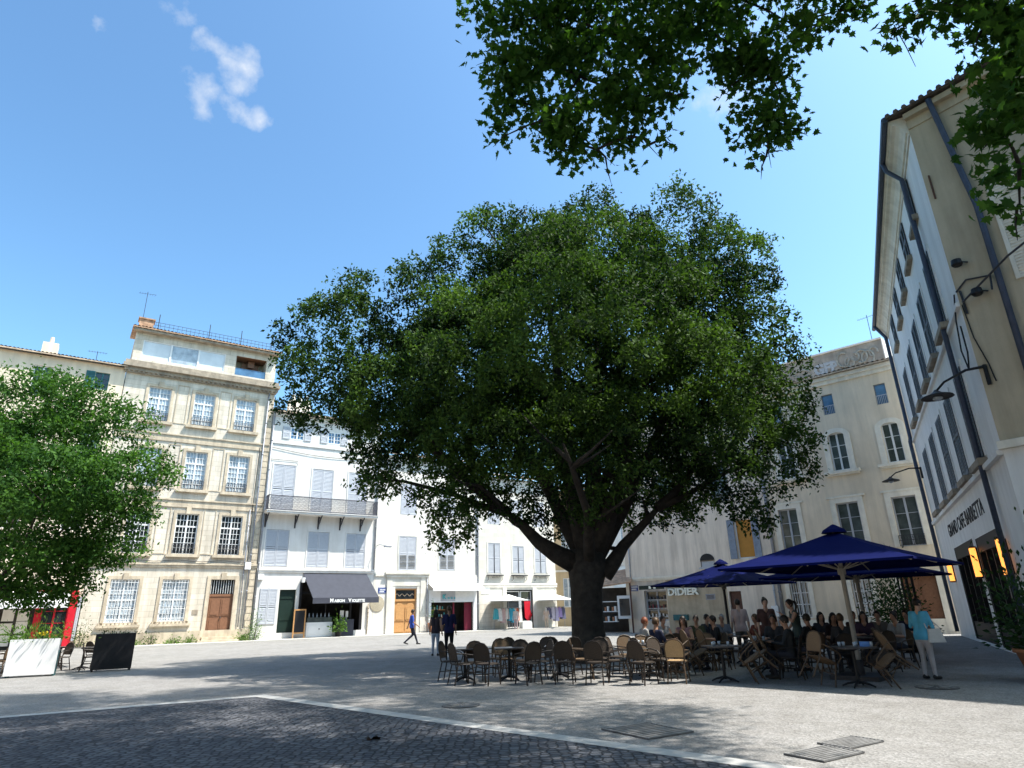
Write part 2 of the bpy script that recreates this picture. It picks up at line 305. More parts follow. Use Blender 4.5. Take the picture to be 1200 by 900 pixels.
# ------------------------------------------------------------------ building helpers (local frame: x along the front, -y towards the square)
def wall(mb, u0, u1, z0, z1, holes, y=0.0, rd=.22, m=0, back=None):
    """front wall with real openings; each hole (a0, a1, b0, b1[, depth])"""
    us = sorted({u0, u1, *[h[0] for h in holes], *[h[1] for h in holes]}); zs = sorted({z0, z1, *[h[2] for h in holes], *[h[3] for h in holes]})
    us = [u for u in us if u0-1e-6 <= u <= u1+1e-6]; zs = [z for z in zs if z0-1e-6 <= z <= z1+1e-6]
    for i in range(len(us)-1):
        for j in range(len(zs)-1):
            cu, cz = (us[i]+us[i+1])/2, (zs[j]+zs[j+1])/2
            if any(h[0] < cu < h[1] and h[2] < cz < h[3] for h in holes): continue
            mb.quad((us[i],y,zs[j]), (us[i+1],y,zs[j]), (us[i+1],y,zs[j+1]), (us[i],y,zs[j+1]), m)
    for h in holes:
        d = y+(h[4] if len(h) > 4 else rd); a0, a1, b0, b1 = h[:4]; mm = h[5] if len(h) > 5 else m
        mb.quad((a0,y,b0), (a0,d,b0), (a0,d,b1), (a0,y,b1), mm); mb.quad((a1,d,b0), (a1,y,b0), (a1,y,b1), (a1,d,b1), mm)
        mb.quad((a0,y,b0), (a1,y,b0), (a1,d,b0), (a0,d,b0), mm); mb.quad((a0,d,b1), (a1,d,b1), (a1,y,b1), (a0,y,b1), mm)
        mb.quad((a0,d,b0), (a1,d,b0), (a1,d,b1), (a0,d,b1), mm)
def shell(mb, u0, u1, depth, z1, m=0, front=0.0):
    """sides, back and top of a house"""
    mb.quad((u0,depth,0), (u0,front,0), (u0,front,z1), (u0,depth,z1), m); mb.quad((u1,front,0), (u1,depth,0), (u1,depth,z1), (u1,front,z1), m)
    mb.quad((u1,depth,0), (u0,depth,0), (u0,depth,z1), (u1,depth,z1), m); mb.quad((u0,front,z1), (u1,front,z1), (u1,depth,z1), (u0,depth,z1), m)
def window(root, u0, u1, z0, z1, y=0.14, leaves=2, rows=4, cols=2, transom=None, frame='white_paint', glass='curtain_glass', fw=.07, bw=.028):
    f = MB(); y0, y1 = y-.045, y+.03
    f.box(u0,u0+fw,y0,y1,z0,z1); f.box(u1-fw,u1,y0,y1,z0,z1); f.box(u0+fw,u1-fw,y0,y1,z0,z0+fw); f.box(u0+fw,u1-fw,y0,y1,z1-fw,z1)
    secs = [(z0+fw, z1-fw)]
    if transom: f.box(u0+fw,u1-fw,y0-.004,y1,transom-.05,transom+.05); secs = [(z0+fw, transom-.05, rows), (transom+.05, z1-fw, max(1, rows//2))]
    else: secs = [(z0+fw, z1-fw, rows)]
    W_ = (u1-u0-2*fw)/leaves
    for s0, s1, rw in secs:
        for k in range(1, leaves):
            c = u0+fw+k*W_; f.box(c-.05, c+.05, y0+.003, y1, s0, s1)
        for k in range(leaves):
            a, b = u0+fw+k*W_, u0+fw+(k+1)*W_
            for i in range(1, cols): c = a+(b-a)*i/cols; f.box(c-bw/2, c+bw/2, y0+.01, y1-.01, s0, s1)
            for j in range(1, rw): c = s0+(s1-s0)*j/rw; f.box(a, b, y0+.012, y1-.012, c-bw/2, c+bw/2)
    w = f.build('window', M[frame], root)
    p = MB(); p.box(u0+.02,u1-.02,y+.012,y+.024,z0+.02,z1-.02); p.build('pane', M[glass], w)
    return w
def louvre(root, u0, u1, z0, z1, y=-.03, mt='shutter', n=None, name='shutter', back=True):
    """one louvred shutter leaf: frame, middle rail and tilted slats"""
    f = MB(); fw = .07; t = .04
    f.box(u0,u0+fw,y,y+t,z0,z1); f.box(u1-fw,u1,y,y+t,z0,z1)
    zm = (z0+z1)/2; 
    for a, b in ((z0,z0+.1), (zm-.05,zm+.05), (z1-.1,z1)): f.box(u0+fw,u1-fw,y+.002,y+t-.002,a,b)
    n = n or max(6, int((z1-z0)/.11))
    for k in range(n):
        z = z0+.1+(z1-z0-.2)*(k+.5)/n
        if abs(z-zm) < .07: continue
        h = (z1-z0-.2)/n*.55
        f.add([(u0+fw,y+.004,z-h),(u1-fw,y+.004,z-h),(u1-fw,y+t-.004,z+h*.9),(u0+fw,y+t-.004,z+h*.9)], [(0,1,2,3)])
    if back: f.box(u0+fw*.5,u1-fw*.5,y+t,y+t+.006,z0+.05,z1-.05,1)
    for a, b in ((u0-.012, u0), (u1, u1+.006)): f.box(a,b,y+.004,y+t,z0,z1,1)  # dark back and edge strips stand for shade between slats and leaves
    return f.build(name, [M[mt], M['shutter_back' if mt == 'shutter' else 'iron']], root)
def surround(mb, u0, u1, z0, z1, w=.16, p=.05, key=0, sill=0, m=0, bottom=True):
    mb.box(u0-w,u0,-p,.0,z0,z1+w,m); mb.box(u1,u1+w,-p,0,z0,z1+w,m); mb.box(u0,u1,-p,0,z1,z1+w,m)
    if key: mb.box((u0+u1)/2-.16,(u0+u1)/2+.16,-p-.05,0,z1-.02,z1+key,m)
    if sill: mb.box(u0-w-.1,u1+w+.1,-sill,0,z0-.14,z0,m)
def guard(root, u0, u1, z0, h=.75, y=-.2, mt='iron', n=10):
    r = MB(); 
    for z in (z0+.06, z0+h*.55, z0+h): r.box(u0,u1,y-.015,y+.015,z-.015,z+.015)
    for k in range(n+1):
        u = u0+(u1-u0)*k/n; r.box(u-.011,u+.011,y-.011,y+.011,z0+.03,z0+h)
    for u in (u0, u1): r.box(u-.015,u+.015,y,.02,z0+h-.013,z0+h+.013)
    for k in range(n):
        u = u0+(u1-u0)*(k+.5)/n; r.tube([(u+.06*math.cos(a),y,z0+h*.78+.06*math.sin(a)) for a in [i*math.pi/4 for i in range(9)]], .008, 4)
    return r.build('guard_rail', M[mt], root)
def pipe(root, pts, r=.055, mt='zinc', name='downpipe'):
    p = MB(); p.tube(pts, r, 8)
    a, b = Vector(pts[0]), Vector(pts[-1])
    for k in range(1, 7):
        c = a.lerp(b, k/7); 
        if len(pts) == 2: p.tube([c-Vector((0,0,.04)), c+Vector((0,0,.04))], r*1.35, 8)
    return p.build(name, M[mt], root, True)
def tiles(mb, u0, u1, ya, za, yb, zb, pitch=.22, m=0, thick=.05):
    """pantile slope from the eave (ya, za) up to (yb, zb)"""
    n = max(2, int((u1-u0)/pitch)); k = 6; L_ = math.hypot(yb-ya, zb-za); rows = max(1, int(L_/.38)); nx, nz = -(zb-za)/L_, (yb-ya)/L_
    vs = []; fs = []; W_ = n*k+1
    for j in range(rows):
        for e in (0, 1):
            t = (j+e)/rows; lift = .03*(1-e)+.002*j
            for i in range(W_):
                a = abs(math.sin(math.pi*i/k))*.07+lift+.012*math.sin(i//k*12.9+j*4.1)
                vs.append((u0+(u1-u0)*i/(W_-1), ya+(yb-ya)*t+nx*a, za+(zb-za)*t+nz*a))
    for j in range(rows*2-1):
        for i in range(W_-1): fs.append((j*W_+i, j*W_+i+1, (j+1)*W_+i+1, (j+1)*W_+i))
    mb.add(vs, fs, m)
    mb.add([(u0,ya,za-thick),(u1,ya,za-thick),(u1,yb,zb-thick),(u0,yb,zb-thick)], [(3,2,1,0)], m)
    mb.add([(u0,ya,za-thick),(u1,ya,za-thick),(u1,ya,za+.03),(u0,ya,za+.03)], [(0,1,2,3)], m)
def text(name, s, size, mt, parent, x, y, z, ext=.02, align='CENTER', rz=0.0, bold=.0, sx=1.0):
    c = bpy.data.curves.new(name, 'FONT'); c.body = s; c.size = size; c.extrude = ext; c.align_x = align; c.offset = bold; c.resolution_u = 3
    o = bpy.data.objects.new(name, c); COL.objects.link(o)
    me = bpy.data.meshes.new_from_object(o.evaluated_get(bpy.context.evaluated_depsgraph_get())); COL.objects.unlink(o); bpy.data.objects.remove(o)
    me.materials.clear(); me.materials.append(M[mt]); me.name = name
    q = bpy.data.objects.new(name, me); COL.objects.link(q); q.parent = parent; q.location = (x,y,z); q.rotation_euler = (R(90),0,rz); q.scale = (sx,1,1)
    return q
def antenna(root, u, y, z, h=1.6):
    a = MB(); a.tube([(u,y,z),(u,y,z+h)], .02, 5); a.tube([(u-.6,y,z+h*.9),(u+.6,y,z+h*.95)], .012, 4)
    for k in range(7): q = u-.5+k*.17; a.tube([(q,y-.25,z+h*.9),(q,y+.25,z+h*.93)], .008, 4)
    return a.build('antenna', M['iron'], root)

ROW = Vector((-25.3, 44, 0)); ROWH = 56
def house(name, label, o=ROW, h=ROWH): return thing(name, label, 'house', o, face(h))
# pavement before the row
rt = bpy.data.objects.new('sidewalk', None); rt.location = ROW; rt.rotation_euler = (0,0,face(ROWH)); COL.objects.link(rt); tag(rt, kind='structure')
g = MB(); g.box(-30,35,-2.2,-.001,-.2,.10); q = g.build('sidewalk_slab', M['pavement'], rt)
q = None

# ---- house partly behind the young tree, with the red shopfront
h0 = house('town_house', 'beige house with a red shopfront behind the bright green young tree')
w = MB(); wn = [(-4.7,-3.85,16.9,18.15), (-8.2,-7.1,15.9,18.0), (-4.9,-3.8,11.6,13.9), (-8.2,-7.1,11.6,13.9), (-4.9,-3.8,7.2,9.6), (-8.2,-7.1,7.2,9.6), (-12,-10.9,7.2,9.6), (-12,-10.9,11.6,13.9)]
wall(w, -16, -2.95, 0, 18.75, wn+[(-12.5,-3.2,.1,3.2,.5)]); shell(w, -16, -2.95, 11, 18.75); w.build('wall', M['beige_wall'], h0)
for i, a in enumerate(wn):
    window(h0, *a, rows=3, cols=1, glass='dark_glass', frame='teal_shutter' if i == 0 else 'white_paint')
    if i == 0: louvre(h0, a[0]-.55, a[0]-.02, a[2], a[3], -.06, 'teal_shutter')
rf = MB(); tiles(rf, -16.2, -2.9, -.45, 18.78, 5.5, 20.4); rf.build('roof', M['old_tile'], h0)
c = MB(); c.box(-8.1,-7.2,.7,1.4,18.6,20.0); c.lathe([(.14,0),(.11,.5)], 10, (-7.65,1.05,20.0)); c.build('chimney', M['beige_wall'], h0); antenna(h0, -4.9, 1.5, 19.2, 1.0)
# shopfront
sf = MB(); sf.box(-12.5,-12.2,-.12,.02,.1,3.3); sf.box(-3.55,-3.16,-.16,.02,.1,3.45); sf.box(-5.25,-4.95,-.1,.02,.1,3.2); sf.box(-12.5,-3.2,-.1,.02,3.2,3.5); sf.build('shopfront_frame', M['red_paint'], h0)
window(h0, -4.95, -3.55, .1, 3.05, .1, 2, 4, 1, frame='red_paint', glass='dark_glass')
ps = MB(); ps.box(-12.2,-5.25,.2,.24,.1,3.2)
for i in range(9):
    for j in range(4):
        if (i, j) != (0, 0): ps.box(-12.0+i*.74,-11.42+i*.74,.1,.2,.35+j*.7,.93+j*.7+.03*((i*7+j*3)%4), 1)
ps.build('poster_wall', [M['interior'], M['cream_wall']], h0)
aw = MB(); aw.prism([(0,3.45),(0,3.5),(-.001,3.5)], 0, .001)
aw = MB(); aw.add([(-12.4,0,3.5),(-3.6,0,3.5),(-3.6,-1.5,2.75),(-12.4,-1.5,2.75),(-12.4,0,3.44),(-3.6,0,3.44),(-3.6,-1.47,2.7),(-12.4,-1.47,2.7)], [(0,1,2,3),(4,7,6,5),(0,3,7,4),(1,5,6,2)])
aw.box(-12.4,-3.6,-1.5,-1.48,2.45,2.75); aw.build('awning', M['awning_white'], h0)
sh = MB(); sh.box(-2.95-.12,-2.95-.06,-.12,-.02,.4,3.0)
louvre(h0, -3.12, -2.96, .5, 3.1, -.08, 'shutter', 20, 'folded_shutter')

# ---- the tall limestone house
h1 = house('town_house', 'tall beige limestone house with a glazed attic storey and a brown front door')
w = MB(); cols = [(-1.3,.15), (1.72,3.16), (4.66,6.12)]; holes = []
rows = [(15.12,17.68), (10.38,13.18), (5.88,8.68)]
for a in cols:
    for b in rows: holes.append((*a, *b))
gw = [(-1.55,.1,1.5,4.2), (1.47,3.12,1.5,4.2)]
holes += gw + [(4.5,6.1,.42,4.2,.3)]
wall(w, -2.9, 7.45, 0, 19.0, holes); shell(w, -2.9, 7.45, 12, 19.0); w.build('wall', M['stone'], h1)
t = MB()
for a in cols:
    for b in rows: surround(t, *a, *b, .2, .06, .42, .0); t.box(a[0]-.35,a[1]+.35,-.26,0,b[0]-.2,b[0])
for a in gw: surround(t, *a, .2, .06, .4); t.box(a[0]-.4,a[1]+.4,-.24,0,1.2,1.36); [t.box(a[0]-.3+k*(a[1]-a[0]+.5)/9, a[0]-.22+k*(a[1]-a[0]+.5)/9, -.2, 0, 1.36, 1.5) for k in range(10)]
surround(t, 4.5, 6.1, .42, 4.2, .25, .07, .45)
for a, b in ((-1.1,-.6), (.75,1.1), (3.75,4.05)):       # flat panels between the windows
    pass
for z in (9.55, 14.2): t.box(-2.9,7.45,-.08,0,z-.45,z-.28); t.box(-2.9,7.45,-.05,0,z-.27,z+.02); t.box(-2.9,7.45,-.12,0,z+.02,z+.12)
t.box(-2.9,7.45,-.1,0,5.0,5.14); t.box(-2.9,7.45,-.16,0,5.15,5.3); t.box(-2.9,7.45,-.09,0,0,.85)
for u in (-.0, ):
    pass
for a in ((.55,1.3), (3.5,4.25)):
    for b in rows:
        for s in (a[0], a[1]): t.box(s-.03,s+.03,-.035,0,b[0],b[1]+.4)
        t.box(a[0]+.03,a[1]-.03,-.035,0,b[0]-.0,b[0]+.06); t.box(a[0]+.03,a[1]-.03,-.035,0,b[1]+.34,b[1]+.4)
for k in range(39):
    z = 1.0+k*.46
    if z < 18.3: t.box(6.95 if k%2 else 7.05,7.43,-.04,0,z,z+.40)
t.build('stone_trim', M['trim'], h1)
c = MB(); c.box(-3.0,7.52,-.18,0,18.45,18.6); c.box(-3.1,7.6,-.32,0,18.6,18.85); c.box(-3.2,7.7,-.55,0,18.85,19.08); c.box(-3.1,7.6,-.4,0,19.08,19.35)
for k in range(34): c.box(-2.85+k*.31,-2.7+k*.31,-.28,-.0,18.5,18.6)
c.build('cornice', M['cornice'], h1)
for ri, b in enumerate(rows):
    for a in cols:
        window(h1, *a, *b, rows=5 if ri else 4, cols=3, transom=b[0]+(b[1]-b[0])*.68, glass='dark_glass' if ri == 2 else 'curtain_glass')
        guard(h1, a[0]+.02, a[1]-.02, b[0], .72 if ri == 2 else .62, -.1)
for a in gw:
    window(h1, *a, rows=6, cols=3, glass='curtain_glass')
    gr = MB()
    for k in range(9): u = a[0]+.08+(a[1]-a[0]-.16)*k/8; gr.tube([(u,-.02,1.52),(u,-.02,4.18)], .016, 5)
    for z in (1.7, 2.3, 2.9, 3.5, 4.0): gr.box(a[0]+.02,a[1]-.02,-.03,-.01,z-.015,z+.015)
    gr.build('window_grille', M['white_paint'], h1)
d = MB(); d.box(4.5,6.1,.14,.2,.42,3.2); d.box(4.5,6.1,.1,.2,3.06,3.22)
for x0, x1 in ((4.6,5.27), (5.33,6.0)):
    for z0_, z1_ in ((.62,1.6), (1.75,2.95)):
        d.box(x0,x1,.11,.14,z0_,z1_); d.box(x0+.1,x1-.1,.085,.11,z0_+.1,z1_-.1)
dr_ = d.build('door', M['brown_door'], h1); k = MB(); k.ball((5.4,.07,1.65), .05); k.build('handle', M['iron'], dr_)
tr = MB(); tr.box(4.5,6.1,.2,.22,3.22,4.2); tp = tr.build('transom_window', M['dark_glass'], h1)
tg = MB()
for k in range(10): tg.tube([(4.58+k*.16,.1,3.25),(4.58+k*.16,.1,4.15)], .017, 5)
tg.build('transom_bars', M['white_paint'], tp)
s = MB(); s.box(4.0,6.6,-.8,0,.0,.22); s.box(4.3,6.3,-.42,0,.22,.42); s.build('doorstep', M['trim'], h1)
# attic storey
at = MB(); wall(at, -2.75, 7.35, 19.35, 21.9, [(-2.2,3.5,19.75,21.25,.12), (4.3,6.6,19.7,21.3,1.4)], y=.25, m=0); shell(at, -2.75, 7.35, 10, 21.9, front=.25); at.build('attic_wall', M['stone'], h1)
for k in range(3):
    window(h1, -2.2+k*1.9, -.3+k*1.9, 19.75, 21.25, .32, 1, 1, 1, glass=('blind_glass','curtain_glass','blind_glass')[k], fw=.06)
lg = MB(); lg.box(4.3,6.6,.3,.33,19.7,20.3); lg.build('loggia_glass', M['blue_glass'], h1)
lb = MB(); lb.box(4.9,6.2,1.2,1.3,20.3,21.1); lb.box(5.3,5.8,.9,1.0,20.7,21.25); lb.box(4.3,6.6,.3,1.6,21.28,21.3); lb.build('loggia_furniture', M['brown_door'], h1)
rf = MB(); tiles(rf, -3.05, 7.6, -.35, 22.0, 6, 23.4, .24); rf.build('roof', M['tile'], h1)
ev = MB(); ev.box(-2.95,7.5,-.25,.25,21.78,21.92)
for k in range(27): ev.box(-2.85+k*.39,-2.73+k*.39,-.3,.25,21.9,21.98)
ev.build('eave', M['cornice'], h1)
rr = MB()
for z in (22.75, 23.0): rr.box(-2.2,7.2,.7,.72,z,z+.025)
for k in range(32): rr.box(-2.2+k*.3,-2.18+k*.3,.7,.72,22.2,23.02)
for u in (-1.4, 2.2, 4.6, 7.0): rr.tube([(u,1.2,22.3),(u,1.2,23.9)], .03, 5)
rr.build('roof_railing', M['iron'], h1)
c = MB(); c.box(-2.7,-1.75,.5,1.3,22.1,23.0); c.box(-2.78,-1.67,.42,1.38,23.0,23.1); c.build('chimney', M['tile'], h1); antenna(h1, -2.5, 1.0, 23.1, 2.4)
pipe(h1, [(7.0,-.12,18.5),(6.92,-.12,.9)]); pipe(h1, [(6.55,-.1,9.2),(6.6,-.1,1.0)], .04); pipe(h1, [(7.6,-.1,17.0),(7.55,-.1,.7)], .055)
e = MB(); e.box(6.6,7.0,-.28,-.16,4.9,5.4); e.build('meter_box', M['white_paint'], h1); e = MB(); e.box(7.6,8.0,-.2,-.02,4.2,4.6); e.build('meter_box', M['white_paint'], h1)
pl = MB(); pl.box(3.55,3.9,-.03,0,1.9,2.2); pl.build('letter_plate', M['cornice'], h1)

# ---- the white house with the balcony and the charcoal awning
h2 = house('town_house', 'white plastered house with a long grey iron balcony above a charcoal shop awning')
w = MB(); at_w = [(8.95,10.05,14.95,15.95), (12.0,13.1,14.95,15.95)]
fl2 = [(7.95,9.65,9.2,12.85), (11.0,12.7,9.2,12.75), (14.0,15.6,9.2,12.75)]
fl1 = [(7.9,9.6,5.15,7.85), (11.05,12.7,5.13,7.8), (14.1,15.7,5.1,7.79)]
op = (10.74,15.7,.06,4.05,3.0,1); gd = (9.3,10.5,.05,3.5,.3)
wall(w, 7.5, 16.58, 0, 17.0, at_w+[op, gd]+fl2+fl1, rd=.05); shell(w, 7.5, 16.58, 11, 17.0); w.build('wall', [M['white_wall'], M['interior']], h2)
for a in at_w:
    window(h2, *a, .03, 2, 3, 2, glass='blue_glass'); louvre(h2, a[0]-.58, a[0]-.03, a[2], a[3], -.06); louvre(h2, a[1]+.03, a[1]+.58, a[2], a[3], -.06)
for a in fl2+fl1:
    m_ = (a[0]+a[1])/2; louvre(h2, a[0]+.02, m_-.01, a[2]+.02, a[3]-.03, -.015); louvre(h2, m_+.01, a[1]-.02, a[2]+.02, a[3]-.03, -.015)
t = MB()
for a in fl1+fl2: surround(t, *a, .1, .035)
t.box(7.5,16.58,-.14,0,4.86,5.02); t.box(7.5,16.58,-.09,0,4.72,4.86); t.box(7.5,16.58,-.08,0,14.5,14.66); t.box(7.5,16.58,-.07,0,0,.5); t.box(7.5,16.6,-.12,0,16.7,17.0)
t.build('stone_trim', M['white_wall'], h2)
rf = MB(); tiles(rf, 7.45, 16.7, -.55, 17.05, 5.5, 18.6); rf.build('roof', M['old_tile'], h2)
c = MB(); c.box(9.2,11.0,2.2,2.9,17.3,19.0)
for k in range(3): c.lathe([(.16,0),(.12,.55)], 10, (9.6+k*.55,2.55,19.0))
c.build('chimney', M['cream_wall'], h2)
b = MB(); b.box(7.55,16.3,-1.0,0,8.98,9.12); b.box(7.5,16.35,-1.06,-.0,9.12,9.16); bal = b.build('balcony', M['white_wall'], h2)
r = MB()
for z in (9.22, 10.28): r.box(7.6,16.25,-.98,-.94,z-.03,z+.03)
for k in range(87): 
    u = 7.62+k*.1; r.tube([(u,-.96,9.2),(min(16.25,u+.22),-.96,9.75),(u,-.96,10.28)], .014, 4); r.tube([(min(16.25,u+.22),-.96,9.2),(u,-.96,9.75),(min(16.25,u+.22),-.96,10.28)], .014, 4)
for u in (7.62, 16.23):
    for z in (9.22, 10.28): r.box(u-.02,u+.02,-.94,0,z-.03,z+.03)
    for k in range(12): r.box(u-.01,u+.01,-.9+k*.08,-.88+k*.08,9.2,10.28)
r.build('railing', M['balcony'], bal)
for u in (7.75, 9.95, 11.75, 13.5, 15.2):
    k = MB(); k.tube([(u,-.03,8.1),(u,-.12,8.35),(u,-.4,8.5),(u,-.6,8.75),(u,-.9,8.95)], [.05,.06,.05,.05,.04], 6); k.tube([(u,-.3+.14*math.cos(a),8.75+.14*math.sin(a)) for a in [i*math.pi/5 for i in range(11)]], .03, 5); k.box(u-.05,u+.05,-.06,0,8.0,8.98); k.build('bracket', M['iron'], bal)
louvre(h2, 7.9, 8.48, 1.12, 3.58, -.05); louvre(h2, 8.5, 9.1, 1.12, 3.58, -.05)
d = MB(); d.box(9.3,10.5,.18,.25,.05,3.5); d.box(9.42,10.38,.15,.18,.3,1.2); d.box(9.42,10.38,.15,.18,1.35,2.75); d.box(9.3,10.5,.14,.18,2.85,2.95); d.build('door', M['green_door'], h2)
fr = MB(); fr.box(10.74,10.9,-.06,.1,.06,4.05); fr.box(15.5,15.72,-.06,.1,.06,4.05); fr.box(14.75,14.9,.1,.3,.06,3.3); fr.box(12.9,13.0,.4,.5,.06,3.3); fr.box(10.9,15.5,.3,.4,3.2,3.35); fr.build('shopfront_frame', M['black'], h2)
aw = MB(); aw.add([(10.9,-.02,4.68),(15.95,-.02,4.68),(16.5,-1.45,2.86),(11.35,-1.45,2.86),(10.9,-.02,4.62),(15.95,-.02,4.62),(16.5,-1.42,2.8),(11.35,-1.42,2.8)], [(0,3,2,1),(4,5,6,7),(0,4,7,3),(1,2,6,5)])
aw.box(11.35,16.5,-1.46,-1.44,2.46,2.86)
aw.add([(15.95,-.02,4.62),(16.5,-1.44,2.86),(16.5,-1.44,2.46),(15.95,-.02,4.1)], [(0,1,2,3)]); 
awo = aw.build('awning', M['awning_grey'], h2)
tx = text('shop_lettering', 'M', .36, 'white_text', awo, 12.62, -1.475, 2.54, .008, 'LEFT', 0, .012)
text('shop_lettering', 'AISON', .27, 'white_text', awo, 12.97, -1.475, 2.54, .008, 'LEFT', 0, .012)
text('shop_lettering', 'V', .36, 'white_text', awo, 14.05, -1.475, 2.54, .008, 'LEFT', 0, .012)
text('shop_lettering', 'IOLETTE', .27, 'white_text', awo, 14.33, -1.475, 2.54, .008, 'LEFT', 0, .012)
wl = MB(); wl.box(10.8,11.0,-.35,-.05,4.0,4.35); wl.build('awning_lamp', M['white_paint'], h2)
pipe(h2, [(16.55,-.1,16.8),(16.5,-.1,5.0)], .06); pipe(h2, [(16.2,-.1,2.4),(16.15,-.1,.2)], .05, 'cornice')
# display in the shop opening
k = thing('display_counter', 'white glass-topped display counter under the charcoal awning', 'counter', ROW, face(ROWH))
c = MB(); c.box(11.35,13.3,-.35,.35,.12,1.15); c.box(11.5,13.15,-.37,-.35,.3,1.0); c.build('cabinet', M['white_paint'], k)
for x in (12.3,): hb = MB(); hb.ball((x,-.4,.68), .05); hb.build('handle', M['iron'], k)
c = MB(); c.box(11.4,13.25,-.3,.3,1.15,1.5); c.build('glass_case', M['green_glass'], k)
for i in range(6):
    c = MB(); c.lathe([(.05,0),(.06,.15),(.03,.22),(.03,.3)], 8, (11.6+i*.3,0,1.5)); tag(c.build('bottle', M['clear']), 'small bottle standing on the white display counter', 'bottle', 'bottles on the shop counter'); bo = bpy.context.scene.objects[-1]
for o in [o for o in COL.objects if o.name.startswith('bottle')]: o.location = ROW; o.rotation_euler = (0,0,face(ROWH))
k = thing('chalkboard_easel', 'wooden easel with a dark chalkboard beside the charcoal-awning shop', 'chalkboard', ROW, face(ROWH))
c = MB(); c.box(10.3,10.38,-.62,-.5,.1,2.1); c.box(11.1,11.18,-.62,-.5,.1,2.1); c.box(10.38,11.1,-.6,-.52,2.0,2.1); c.box(10.38,11.1,-.6,-.52,.4,.5); c.build('frame', M['honey_door'], k)
c = MB(); c.box(10.38,11.1,-.58,-.55,.5,2.0); c.build('board', M['black'], k)
k = MB(); k.box(13.3,13.75,-.5,-.3,.1,.02)
mn = thing('menu_stand', 'black stand with white menu sheets inside the awning shop', 'menu stand', ROW, face(ROWH))
c = MB(); c.box(13.7,15.0,-.3,.3,.1,1.3); c.build('stand', M['awning_grey'], mn); c = MB(); c.box(13.95,14.25,-.05,-.03,1.45,1.95); c.box(14.4,14.6,-.05,-.03,1.45,1.9); c.box(14.05,14.1,-.03,.0,1.3,1.5); c.box(14.45,14.5,-.03,.0,1.3,1.5); c.build('menu_sheet', M['white_paint'], mn)

q = MB(); q.tube([(7.6+k*.45,-.06,14.15-.35*math.sin(math.pi*k/20)) for k in range(21)], .018, 4); q.build('cable', M['black'], h2)
q = MB(); q.tube([(7.6,-.05,13.2),(9.7,-.05,13.22),(9.75,-.05,12.9)], .015, 4); q.build('cable', M['black'], h2)
q = MB(); q.tube([(-2.8+k*.5,-.2,5.42-.05*math.sin(k*1.1)) for k in range(21)], .02, 4); q.build('cable', M['black'], h1)
q = MB(); q.tube([(6.75,-.1,14.0),(6.7,-.1,9.7),(6.75,-.1,5.5)], .025, 4); q.build('cable', M['black'], h1)

# ---- the cream house with the oak door
h3 = house('town_house', 'cream house with a carved honey oak door and a white shop blind')
w = MB(); f1 = [(18.68,20.25,5.0,7.75), (22.45,23.95,5.03,7.66)]; f2 = [(18.7,20.2,9.6,12.2), (22.5,24,9.6,12.2)]
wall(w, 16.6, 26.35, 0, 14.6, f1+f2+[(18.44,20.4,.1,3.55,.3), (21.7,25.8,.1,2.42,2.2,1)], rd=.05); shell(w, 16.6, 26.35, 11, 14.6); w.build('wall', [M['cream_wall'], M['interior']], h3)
for a in f1+f2:
    m_ = (a[0]+a[1])/2; zm = (a[2]+a[3])/2; louvre(h3, a[0]+.02, m_-.01, a[2], a[3], -.015); louvre(h3, m_+.01, a[1]-.02, a[2], a[3], -.015)
    if a in f1:
        for s in (a[0]+.1, m_+.08): 
            q = MB()
            for i in range(9): q.box(s,s+.6,-.024,-.016,a[2]+.15+i*.125,a[2]+.21+i*.125)
            q.build('shutter_slats', M['slat_grey'], h3)
t = MB()
for a in f1: surround(t, *a, .1, .03)
t.box(16.6,26.35,-.1,0,4.5,4.66); t.box(17.5,21.5,-.3,0,4.66,4.82); t.box(17.6,21.4,-.2,0,4.42,4.66); t.box(17.7,18.15,-.12,0,.1,4.42); t.box(20.7,21.15,-.12,0,.1,4.42); t.box(18.15,20.7,-.08,0,3.75,4.42); t.box(18.15,18.44,-.06,.0,.1,3.75); t.box(20.4,20.7,-.06,0,.1,3.75)
t.box(21.4,26.2,-.12,0,4.05,4.5)
t.build('stone_trim', M['cream_stone'], h3)
d = MB(); d.box(18.44,20.4,.15,.22,.1,2.55); d.box(18.44,20.4,.06,.22,2.55,2.72)
for a, b in ((18.52,19.38), (19.46,20.32)):
    d.box(a,b,.11,.15,.22,.9); d.prism([(a,1.05),(b,1.05),(b,2.1),((a+b)/2+.2,2.42),((a+b)/2-.2,2.42),(a,2.1)], .1, .15); d.prism([(a+.12,1.15),(b-.12,1.15),(b-.12,2.0),((a+b)/2,2.28),(a+.12,2.0)], .075, .1)
dd = d.build('door', M['honey_door'], h3); k = MB(); k.ball((19.5,.06,1.1), .04); k.build('handle', M['iron'], dd)
f = MB(); f.box(18.44,18.56,.06,.2,2.72,3.55); f.box(20.28,20.4,.06,.2,2.72,3.55); f.box(18.56,20.28,.06,.2,3.43,3.55); tw = f.build('transom_window', M['honey_door'], h3)
f = MB(); f.box(18.5,20.35,.2,.22,2.72,3.5); f.build('pane', M['dark_glass'], tw)
f = MB(); f.tube([(18.6+i*.1,.16,3.05+.1*math.sin(i*1.4)) for i in range(17)], .02, 4); f.build('scrollwork', M['cornice'], tw)
f = MB(); f.box(21.5,21.72,-.1,.1,.1,3.4); f.box(25.8,26.15,-.1,.1,.1,3.4); f.box(21.72,25.8,-.08,.1,2.42,3.42); fr = f.build('shopfront_frame', M['white_paint'], h3)
f = MB(); f.box(22.6,24.0,-.1,-.08,2.5,3.3); f.build('sign_board', M['shutter'], h3)
